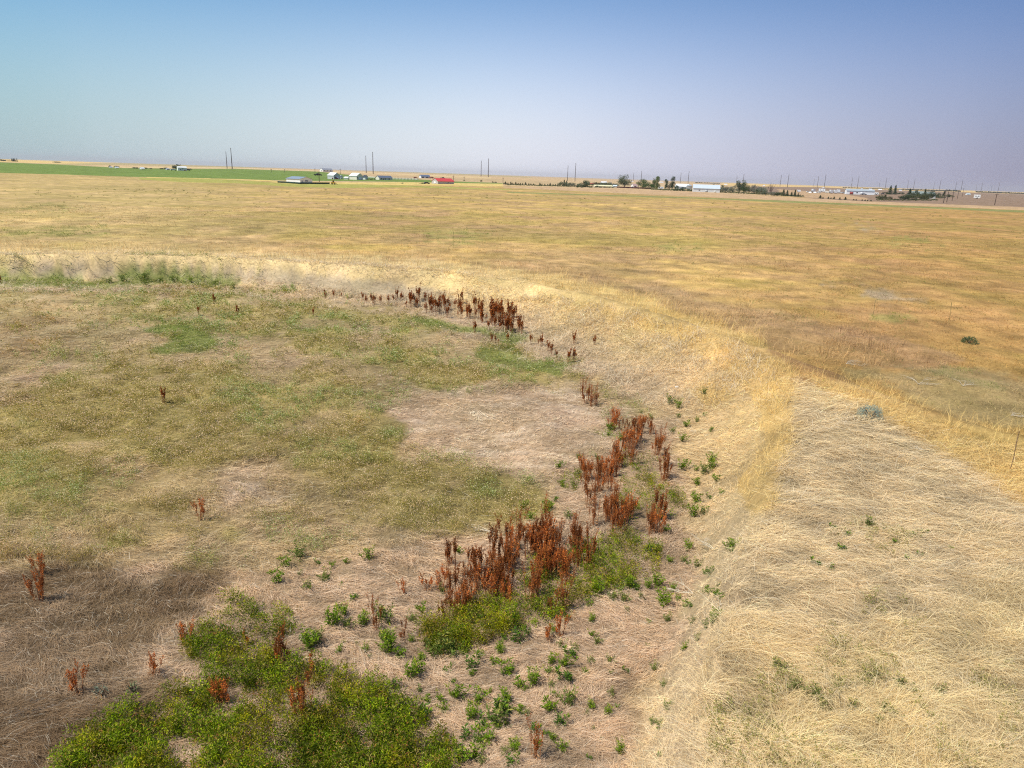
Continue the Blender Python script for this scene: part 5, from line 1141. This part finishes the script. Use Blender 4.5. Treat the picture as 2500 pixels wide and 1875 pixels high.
# ------------------------------------------------------------------ trees
def tree(px, py, wpx, hpx, style, cA, cB, label, name='tree', group=None, dist=None, N=None, proto=None, cat=None):
    x, y, z, al, k = frame_at(px, py, dist); w = wpx * k / 2 * (1.6 if hpx < 27 else 1.25); h = hpx * k
    if proto is not None:
        o = copy_tree(proto); o.location = (x, y, z); o.rotation_euler = (0, 0, rng.uniform(0, 6)); s = h / proto['_h']; o.scale = (w / proto['_w'],) * 2 + (s,)
        tag(o, label, cat or 'tree', group); return o
    root = empty(name, (x, y, z), 0, label, cat or 'tree', group); root['_h'] = h; root['_w'] = w
    N = int((N or min(2600, 260 + hpx * wpx * 4)) * 1.5); tr = []
    if style == 'bare':
        for i in range(9):
            a = rng.uniform(0, 6.28); sp = rng.uniform(.2, 1) * w; hh = h * rng.uniform(.6, 1); t = np.linspace(0, 1, 6)
            p = np.stack([np.cos(a) * sp * t ** 1.3, np.sin(a) * sp * t ** 1.3, hh * t], 1); tr.append((p, np.linspace(.22, .04, 6)))
            for q in range(7):
                b0 = p[int(rng.integers(2, 5))]; aa = rng.uniform(0, 6.28); ll = h * rng.uniform(.12, .3)
                tr.append((np.array([b0, b0 + np.array([math.cos(aa) * .45, math.sin(aa) * .45, 1]) * ll * .5, b0 + np.array([math.cos(aa) * .55, math.sin(aa) * .55, 1]) * ll]), [.07, .05, .02]))
        V, F = tube_mesh(tr, 4); col_mesh('trunk', V, F, (.20,.15,.13), M_DOCK, root, .05); return root
    r_t = max(.08, h * .022); t0 = .03 if style in ('conifer', 'bush') else .07
    tr.append((np.array([[0, 0, -.3], [0.02 * h, 0, h * .35], [0, .01 * h, h * .85]]), [r_t, r_t * .7, r_t * .2]))
    for i in range(7 if style != 'conifer' else 0):
        a = rng.uniform(0, 6.28); zz = h * rng.uniform(.15, .5); tr.append((np.array([[0, 0, zz], [math.cos(a) * w * .45, math.sin(a) * w * .45, zz + h * .15], [math.cos(a) * w * .7, math.sin(a) * w * .7, zz + h * .33]]), [r_t * .5, r_t * .35, r_t * .12]))
    V, F = tube_mesh(tr, 6); col_mesh('trunk', V, F, (.16,.12,.09), M_DOCK, root, .05)
    if style == 'conifer':
        t = rng.uniform(0, 1, N) ** 1.3; a = rng.uniform(0, 6.283, N); lay = .75 + .35 * np.sin(t * 40); r = w * (1 - t) ** .85 * np.sqrt(rng.uniform(.1, 1, N)) * lay * (.85 + .3 * np.sin(3 * a + 1))
        Q = np.stack([np.cos(a) * r, np.sin(a) * r, h * (t0 + (1 - t0) * t)], 1)
    else:
        nc = {'broad': 26, 'poplar': 16, 'bush': 12}[style]
        cc_ = rng.normal(0, 1, (nc, 3)); cc_ = unit(cc_) * rng.uniform(.35, .86, (nc, 1))
        if style in ('broad', 'bush'): cc_[::2, 2] = -np.abs(cc_[::2, 2]) * .9 - .1; cc_[::2, :2] *= 1.15
        if style == 'poplar': cc_[:, 2] = rng.uniform(-.95, .9, nc); cc_[:, :2] *= (.9 * (1 - .45 * np.abs(cc_[:, 2:])))
        cs = rng.uniform(.26, .44, nc) * (1.15 if style == 'bush' else 1)
        i = rng.integers(0, nc, N); d_ = unit(rng.normal(0, 1, (N, 3))) * (rng.uniform(.35, 1, (N, 1)) ** .5)
        q = cc_[i] + d_ * cs[i][:, None]; q[:, 2] *= .9
        ht = h * (1 - t0) / 2; Q = np.stack([q[:, 0] * w * 1.08, q[:, 1] * w * 1.08, h * t0 + ht + q[:, 2] * ht], 1); Q[:, 2] = np.maximum(Q[:, 2], .1)
    tone = fbm(Q[:, 0] / (w * .5) + 9, Q[:, 2] / (h * .25), int(px) % 97, 2)[:, None]; mv = np.clip(tone + rng.normal(0, .15, (N, 1)), 0, 1)
    s = math.sqrt(w * h / N) * 3.4
    V, F, C = leaves(Q, unit(rng.normal(0, 1, Q.shape) + [0, 0, .3]), rng.uniform(.7, 1.4, N) * s, rng.uniform(.5, .9, N) * s, A3(cA) * mv + A3(cB) * (1 - mv)); np_mesh('crown', V, F, C, M_WEED, parent=root)
    return root
G1, G2 = (.085,.115,.055), (.16,.19,.10); D1, D2 = (.035,.065,.030), (.08,.11,.05); O1, O2 = (.19,.21,.15), (.28,.29,.22); Y1, Y2 = (.11,.16,.045), (.19,.23,.08)
tree(1524, 459, 30, 36, 'broad', G1, (.20,.22,.13), 'biggest rounded grey green tree over the dark red fence')
tree(1568, 461, 20, 27, 'broad', Y1, Y2, 'broad green tree at the right end of the dark red fence')
tree(1585, 462, 18, 19, 'broad', (.07,.13,.04), Y1, 'darker low green tree right of the fence-end tree')
tree(1603, 463, 17, 31, 'poplar', Y1, Y2, 'pointed yellow green tree with a thin top above the pale camper')
tree(1596, 461, 8, 24, 'poplar', (.2,.19,.12), (.28,.25,.17), 'thin sparse olive tree before the pointed yellow green one', N=220)
tree(1625, 463, 11, 27, 'poplar', (.05,.10,.035), D2, 'left one of the two tall narrow dark trees')
tree(1640, 463, 14, 33, 'poplar', D1, D2, 'right taller one of the two narrow dark trees')
tree(1633, 464, 6, 20, 'bush', (.30,.25,.17), (.36,.31,.21), 'pale dry bush between the two narrow dark trees', N=200)
tree(1651, 455, 9, 11, 'broad', D1, D2, 'small dark round tree behind the hoop-roofed shed, left', dist=760)
tree(1670, 452, 5, 6, 'broad', D1, D2, 'tiny dark tree behind the hoop-roofed shed roof', dist=780)
tree(1705, 454, 16, 11, 'broad', (.06,.10,.035), D2, 'dark green domed tree behind the silver roof', dist=760)
tree(1714, 452, 7, 7, 'broad', D1, D2, 'small dark tree right of the domed one behind the silver roof', dist=780)
tree(1726, 450, 5, 4, 'bush', D1, D2, 'little bush peeping over the silver roof', dist=780)
tree(1746, 457, 11, 16, 'broad', D1, D2, 'dark round tree behind the right end of the silver roof', dist=760)
tree(1759, 470, 15, 20, 'broad', (.14,.16,.12), G2, 'grey green tree touching the right end of the silver shed')
tree(1772, 471, 13, 18, 'broad', (.17,.17,.14), O1, 'dull grey tree second right of the silver shed')
tree(1787, 472, 16, 18, 'broad', O1, O2, 'silvery olive tree third right of the silver shed')
tree(1803, 473, 24, 37, 'broad', G1, O1, 'tall tree with dark top in the cluster right of the silver shed')
tree(1815, 474, 14, 30, 'broad', (.06,.11,.035), D2, 'dark green tree behind the tall dark-topped one')
tree(1827, 473, 12, 22, 'broad', G1, G2, 'grey green tree right of the dark-topped cluster')
tree(1841, 474, 15, 25, 'broad', (.17,.16,.14), O2, 'silvery grey tree before the pale rounded willow')
tree(1857, 475, 19, 22, 'broad', (.15,.19,.12), O2, 'pale rounded willow like tree left of the bare tree')
tree(1848, 475, 9, 14, 'bush', G1, G2, 'low bush between the silvery trees', N=250)
tree(1881, 476, 17, 30, 'bare', G1, G2, 'leafless bare tree with upright grey branches', name='bare_tree')
tree(1869, 477, 13, 13, 'bush', G1, O1, 'low grey green bush left of the bare tree foot')
tree(1884, 478, 15, 11, 'bush', O1, (.3,.25,.2), 'low brownish bush under the bare tree')
tree(1898, 478.5, 14, 15, 'bush', D2, G1, 'dark bush right of the bare tree')
tree(1912, 478.5, 10, 16, 'conifer', (.07,.10,.04), G1, 'pointed dark conifer right of the bare tree bushes')
for a, b, w_, h_, lb in [(1921,479,9,14,'first dark conifer in the row left of the tan ground'),(1932,479.5,8,11,'second dark conifer in the row left of the tan ground'),(1940,480,8,16,'third and tallest dark conifer in the row left of the tan ground'),(1948,480,5,8,'fourth conifer in the row left of the tan ground'),(1953,480,4,5,'last tiny conifer in the row left of the tan ground')]:
    tree(a, b, w_, h_, 'conifer', D1, (.10,.14,.07), lb, name='conifer', group='conifers left of the tan ground')
con = tree(2002.5, 484.5, 7, 7.5, 'conifer', D1, D2, 'first small conifer in the spaced row below the trailers', name='conifer', group='small conifers below the trailers', N=420)
ord_ = ['second','third','fourth','fifth','sixth','seventh','eighth','ninth','tenth','eleventh','twelfth','thirteenth']
for i_, (a, b, w_, h_) in enumerate([(2009,485,4,4),(2022,485.5,5,5),(2028.5,486,4,4),(2036,486.5,6,6),(2050,487.5,6,6),(2063.5,488,7,7),(2084,489,5,3.5),(2090,489.5,4,3.5),(2104.5,490,4,3.5),(2112,490.5,4,3.5),(2118,491,4,3),(2126,491.5,5,3.5)]):
    tree(a, b, w_, h_, None, None, None, ord_[i_] + ' small conifer in the spaced row below the trailers', proto=con, group='small conifers below the trailers')
# small conifer row right of the red-roofed barn
row = [1230.5,1234,1240,1247,1252,1259,1265,1270.5,1276,1283,1291,1296,1303,1318,1323,1330,1337,1343,1350,1356,1361]
for i_, a in enumerate(row):
    big_ = a in (1234,1247,1259,1283,1318,1343); b = 450 + (a - 1230) * .033
    tree(a, b, 6 if big_ else 4.5, 6.5 if big_ else 4.4, None, None, None, ('darker taller' if big_ else 'small low') + ' young conifer in the long thin row left of the tree row', proto=con, group='young conifers in the long thin row')
for a, b, w_, h_, st, cc1, cc2, lb in [(1373,455,15,12,'broad',G1,G2,'first round tree of the row right of the young conifers'),(1383,455,8,13,'conifer',D1,G1,'dark pointed tree in the row beneath the pole pair'),(1395,456,14,11,'broad',G1,O1,'grey green round tree in the row beneath the pole pair'),
    (1377,455,7,15,'conifer',D1,G1,'taller pointed tree behind the first round tree of the row'),(1407,456,8,6,'bush',(.3,.25,.18),O2,'pale low bush in the gap of the tree row'),(1417,457,12,12,'broad',G1,G2,'dark round tree left of the row gap with red roof above'),(1425,457,8,9,'bush',D2,G1,'low dark tree before the red roof, left'),
    (1434,457.5,15,19,'broad',G1,G2,'tallest tree of the row, before the long red roof'),(1428,457,7,13,'conifer',D1,G1,'dark pointed tree left of the tallest row tree'),(1452,455,12,11,'broad',D2,G1,'dark tree behind the low cream building, first'),(1462,455,12,11,'broad',G1,G2,'grey green tree behind the low cream building, second'),
    (1472,455,12,10,'broad',G1,O1,'dull tree behind the low cream building, third'),(1482,455,12,10,'broad',G1,G2,'green tree behind the low cream building, fourth'),(1492,455,13,10,'broad',G2,O1,'pale tree behind the low cream building, fifth'),(1503,456,12,10,'broad',O1,O2,'pale olive tree left of the biggest tree'),
    (1456,458,8,5,'bush',(.07,.11,.04),D2,'dark bush before the cream building, first'),(1466,458.5,7,4,'bush',(.07,.11,.04),D2,'dark bush before the cream building, second'),(1478,458.5,6,3,'bush',D1,D2,'dark bush before the cream building, third'),(1410,458,5,4,'bush',D1,D2,'tiny bush in front of the row gap'),(1421,458.5,5,4,'bush',D1,D2,'tiny bush in front of the tallest row tree'),
    (1440,458.5,6,4,'bush',D1,D2,'tiny bush at the foot of the tallest row tree')]:
    tree(a, b, w_, h_, st, cc1, cc2, lb, name='bush' if st == 'bush' else 'tree', cat='bush' if st == 'bush' else 'tree', group='tree row before the red roof', N=260 if st == 'bush' else 420)
for i_, (a, h_) in enumerate([(1646,8),(1652,10),(1662,9),(1668,9),(1679,8),(1688,8),(1700,10),(1711,6),(1718,5),(1728,4)]):
    tree(a, 466 + (a - 1646) * .035, 8, h_, 'bush', (.09,.12,.06), G2, ('first','second','third','fourth','fifth','sixth','seventh','eighth','ninth','last')[i_] + ' roadside bush in front of the hoop-roofed and silver sheds', name='bush', cat='bush', group='roadside bushes before the sheds', N=240)
tree(2172, 475, 12, 21, 'conifer', (.03,.07,.025), (.06,.10,.04), 'left lobe of the two dark pointed trees right of the warehouse', name='conifer')
tree(2184, 475, 10, 22, 'conifer', (.03,.07,.025), (.06,.10,.04), 'right lobe of the two dark pointed trees right of the warehouse', name='conifer')
for i_, (a, b, w_, h_, st, c1_, c2_) in enumerate([(2147,487,14,12,'bush',(.12,.12,.05),D2),(2156,487,10,10,'bush',D2,(.14,.13,.06)),(2161,486,6,12,'conifer',D1,D2),(2173,487,9,8,'bush',D2,(.13,.12,.06)),(2185,488,6,3,'bush',D1,D2),(2192,489.5,6,4,'bush',D1,D2),
    (2161,473,8,5,'bush',(.02,.03,.015),D1),(2193,475,6,5,'bush',D1,D2),(2201,475,7,6,'bush',D1,D2)]):
    ps = ['leftmost dark bush of the clump under the warehouse end','middle bush of the clump under the warehouse end','pointed bush ending the clump under the warehouse','olive bush between the clump and the big dark cluster','tiny bush under the two pointed trees','tiny bush left of the big dark cluster foot',
          'black green bush left of the two pointed trees','little bush right of the two pointed trees','second little bush right of the two pointed trees']
    tree(a, b, w_, h_, st, c1_, c2_, ps[i_], name='bush', cat='bush', N=260)
for i_, (a, b, w_, h_, st, c1_, c2_) in enumerate([(2208,490,18,16,'broad',D1,D2),(2219,484,16,22,'conifer',D1,(.07,.09,.04)),(2224,488,18,18,'broad',D2,(.15,.14,.06)),(2236,486,14,22,'broad',D1,D2),(2246,488,18,18,'broad',(.13,.12,.05),D2),(2256,486,12,24,'conifer',D1,D2),
    (2262,487,16,18,'broad',(.12,.11,.05),D2),(2272,486,14,22,'broad',D1,D2),(2230,490,12,9,'bush',(.14,.12,.05),D2),(2254,488,14,9,'bush',(.14,.13,.06),D2)]):
    ps = ['leftmost dark tree of the big cluster at right','pointed dark tree in the left part of the big cluster','olive tree low in the left part of the big cluster','dark tree left of the hidden house middle','brown olive tree in the middle of the big cluster',
          'tallest pointed tree of the big dark cluster','olive tree right of the tallest in the cluster','rightmost dark tree of the big cluster','low olive bush at the cluster foot, left','low olive bush at the cluster foot, right']
    tree(a, b, w_, h_, st, c1_, c2_, ps[i_], group='trees of the dark cluster round the hidden house')
for a, b, w_, h_, st, lb in [(2282,484.5,9,7,'bush','pale low bush just right of the dark cluster'),(2290,484,10,13,'bush','grey bush second right of the dark cluster'),(2295,485,12,7,'bush','yellow olive bush between cluster and poles'),(2303,483,9,14,'conifer','dark pointed tree beside the two close wooden poles'),
    (2315,482,9,9,'bush','round dark bush right of the two close wooden poles'),(2323,482,7,6,'bush','brown low bush among the roadside poles')]:
    tree(a, b, w_, h_, st, D2 if 'dark' in lb else (.17,.16,.08), (.11,.13,.06) if 'dark' in lb else (.24,.21,.12), lb, name='bush' if st == 'bush' else 'conifer', cat='bush' if st == 'bush' else 'tree', N=300)
for a, w_, h_, st, lb in [(4,14,3.5,'bush','low dark hedge at the far left skyline'),(11,6,3,'bush','second low hedge at the far left skyline'),(28.5,5,6,'conifer','first conifer on the far left skyline'),(32,5,6.5,'conifer','second conifer on the far left skyline'),(35.5,4,6,'conifer','third conifer on the far left skyline'),(40.5,3,6.5,'conifer','separate last conifer on the far left skyline'),
    (139,11,2,'bush','low thin hedge alone on the left skyline')]:
    tree(a, 384.5 + a * .03 , w_, h_ + 1, st, (.05,.09,.07), (.09,.13,.10), lb, name='bush' if st == 'bush' else 'conifer', cat='bush' if st == 'bush' else 'tree', dist=1500, N=300)
x, y, z, al, k = frame_at(19.5, 385, 1480); root_ = poly_mesh('straw_stack', [(-6*k,-4,0),(7*k,-4,0),(7*k,6,0),(-6*k,6,0),(-3*k,-2,4.0*k),(3*k,-2,4.8*k),(3*k,4,4.8*k),(-3*k,4,4.0*k)], [(0,1,5,4),(1,2,6,5),(2,3,7,6),(3,0,4,7),(4,5,6,7)], pm((.62,.45,.2), .9))
root_.location = (x, y, z); root_.rotation_euler[2] = al; tag(root_, 'golden straw stack between hedge and conifers on the left skyline', 'straw stack')
for a, w_, h_, b, lb, dd in [(269,5,6,410,'dark tree behind the first tiny shed at far left',870),(285,8,6,410,'dark tree behind the tiny pale blue shed',865),(328,6,4,411.5,'small dark tree in the gap left of the tiny gabled shed',850),(334,5,4,411.5,'second small dark tree left of the tiny gabled shed',850),
    (356,7,4,411.5,'dark tree right of the tiny gabled shed',850),(369,5,3,411.5,'tiny tree at the field edge right of the gabled shed',850),(396,8,4,411,'dark low tree left of the tiny grey shed',850),(405,6,6,411,'dark tree behind the tiny grey shed',870),
    (428,9,13,411,'dark tree behind the left end of the far white farm building',860),(437,9,14,411,'taller dark tree behind the far white farm building',880),(460,8,5,410,'low dark tree right of the far white farm building',850)]:
    tree(a, b, w_, h_, 'broad', (.05,.09,.05), (.10,.13,.08), lb, dist=dd, N=260)
for a, b, w_, h_, lb in [(897,439,5,4,'round shrub under the annex with dark roof'),(903,439,4,4,'second round shrub right of the annex'),(908,439,4,3.6,'third round shrub right of the annex'),(915,439,4,4,'round shrub at the corner of the slate-roofed house'),
    (1030,449,10,3,'low dark green shrub left of the dark parked car'),(982,448.5,4,2.6,'tiny shrub on golden grass below the white rail fence'),(1133,441.5,4,2.5,'tiny shrub at the foot of the field pole'),(1175,444,4,5,'thin shrub under the pole pair right of the barn'),(1203,446,4,4,'small shrub left of the young conifer row'),(1210,447,4,4,'second small shrub left of the young conifer row')]:
    tree(a, b, w_, h_, 'bush', (.10,.14,.05), (.2,.2,.1), lb, name='bush', cat='bush', N=180)
ug = []
for a in np.concatenate([np.arange(1235, 1500, 1.3), np.arange(1590, 1962, .9), np.arange(2140, 2290, 1.2)]):
    yb = np.interp(a, [1235, 1500, 1590, 1754, 1960, 2140, 2290], [451.5, 458.5, 463, 469, 480, 489, 489.5]) + rng.uniform(-1.2, .8); x, y, z = at(a, yb); k = mpp(x, y, z); h = k * rng.uniform(1.0, 3.2); w = k * 1.6
    N_ = 26; q = unit(rng.normal(0, 1, (N_, 3))) * rng.uniform(.3, 1, (N_, 1)); Q = np.stack([x + q[:, 0] * w, y + q[:, 1] * w, z + h * .5 + q[:, 2] * h * .5], 1)
    ug.append(leaves(Q, unit(rng.normal(0, 1, Q.shape)), np.full(N_, w * .8), np.full(N_, w * .5), (A3([.11, .135, .05]) * rng.uniform(.6, 1.4)) * np.ones((N_, 3))))
V, F, C = merge(ug); tag(np_mesh('undergrowth', V, F, C, M_WEED), 'low dark undergrowth along the foot of the far tree rows', 'undergrowth', kind='stuff')
# far tree line that fades on the right horizon: one distant mass
tl = []
for a in np.concatenate([np.arange(2215, 2345, 1.6), np.arange(2385, 2530, 1.8), np.arange(1700, 1760, 4), np.arange(2060, 2215, 3.5)]):
    yb = 427 + (a - 1250) * .0323; x, y, z, al, k = frame_at(a, yb, 3600 + rng.uniform(-120, 120)); h = k * rng.uniform(1.2, 3.0) * (1.6 if 2310 < a < 2340 else 1) * (1 if a > 2200 else .5); w = k * 1.8
    N_ = 40; q = unit(rng.normal(0, 1, (N_, 3))) * rng.uniform(.4, 1, (N_, 1)); Q = np.stack([x + q[:, 0] * w, y + q[:, 1] * w, z + h * .5 + q[:, 2] * h * .5], 1)
    tl.append(leaves(Q, unit(rng.normal(0, 1, Q.shape)), np.full(N_, w * .9), np.full(N_, w * .6), np.tile(A3([.055,.075,.05]), (N_, 1))))
V, F, C = merge(tl); tag(np_mesh('far_treeline', V, F, C, M_WEED), 'far blue dark tree line along the right horizon', 'tree line', kind='stuff')

# ------------------------------------------------------------------ air: thin smoke haze
xb, yb0, yb1, zt = 9000.0, -600.0, 16000.0, 75.0
hz = boxes('haze', [(-xb, xb, yb0, yb1, -3.0, zt)], flat_mat('tmp', (1, 1, 1)))
hm = bpy.data.materials.new('haze_air'); hm.use_nodes = True; hn = hm.node_tree.nodes; hl = hm.node_tree.links; hn.clear()
ho = hn.new('ShaderNodeOutputMaterial'); pv = hn.new('ShaderNodeVolumePrincipled'); pv.inputs['Color'].default_value = (.90, .84, .86, 1); pv.inputs['Density'].default_value = .00006
hl.new(pv.outputs[0], ho.inputs['Volume']); hz.data.materials.clear(); hz.data.materials.append(hm); tag(hz, kind='stuff', label='thin smoky haze over the plain')
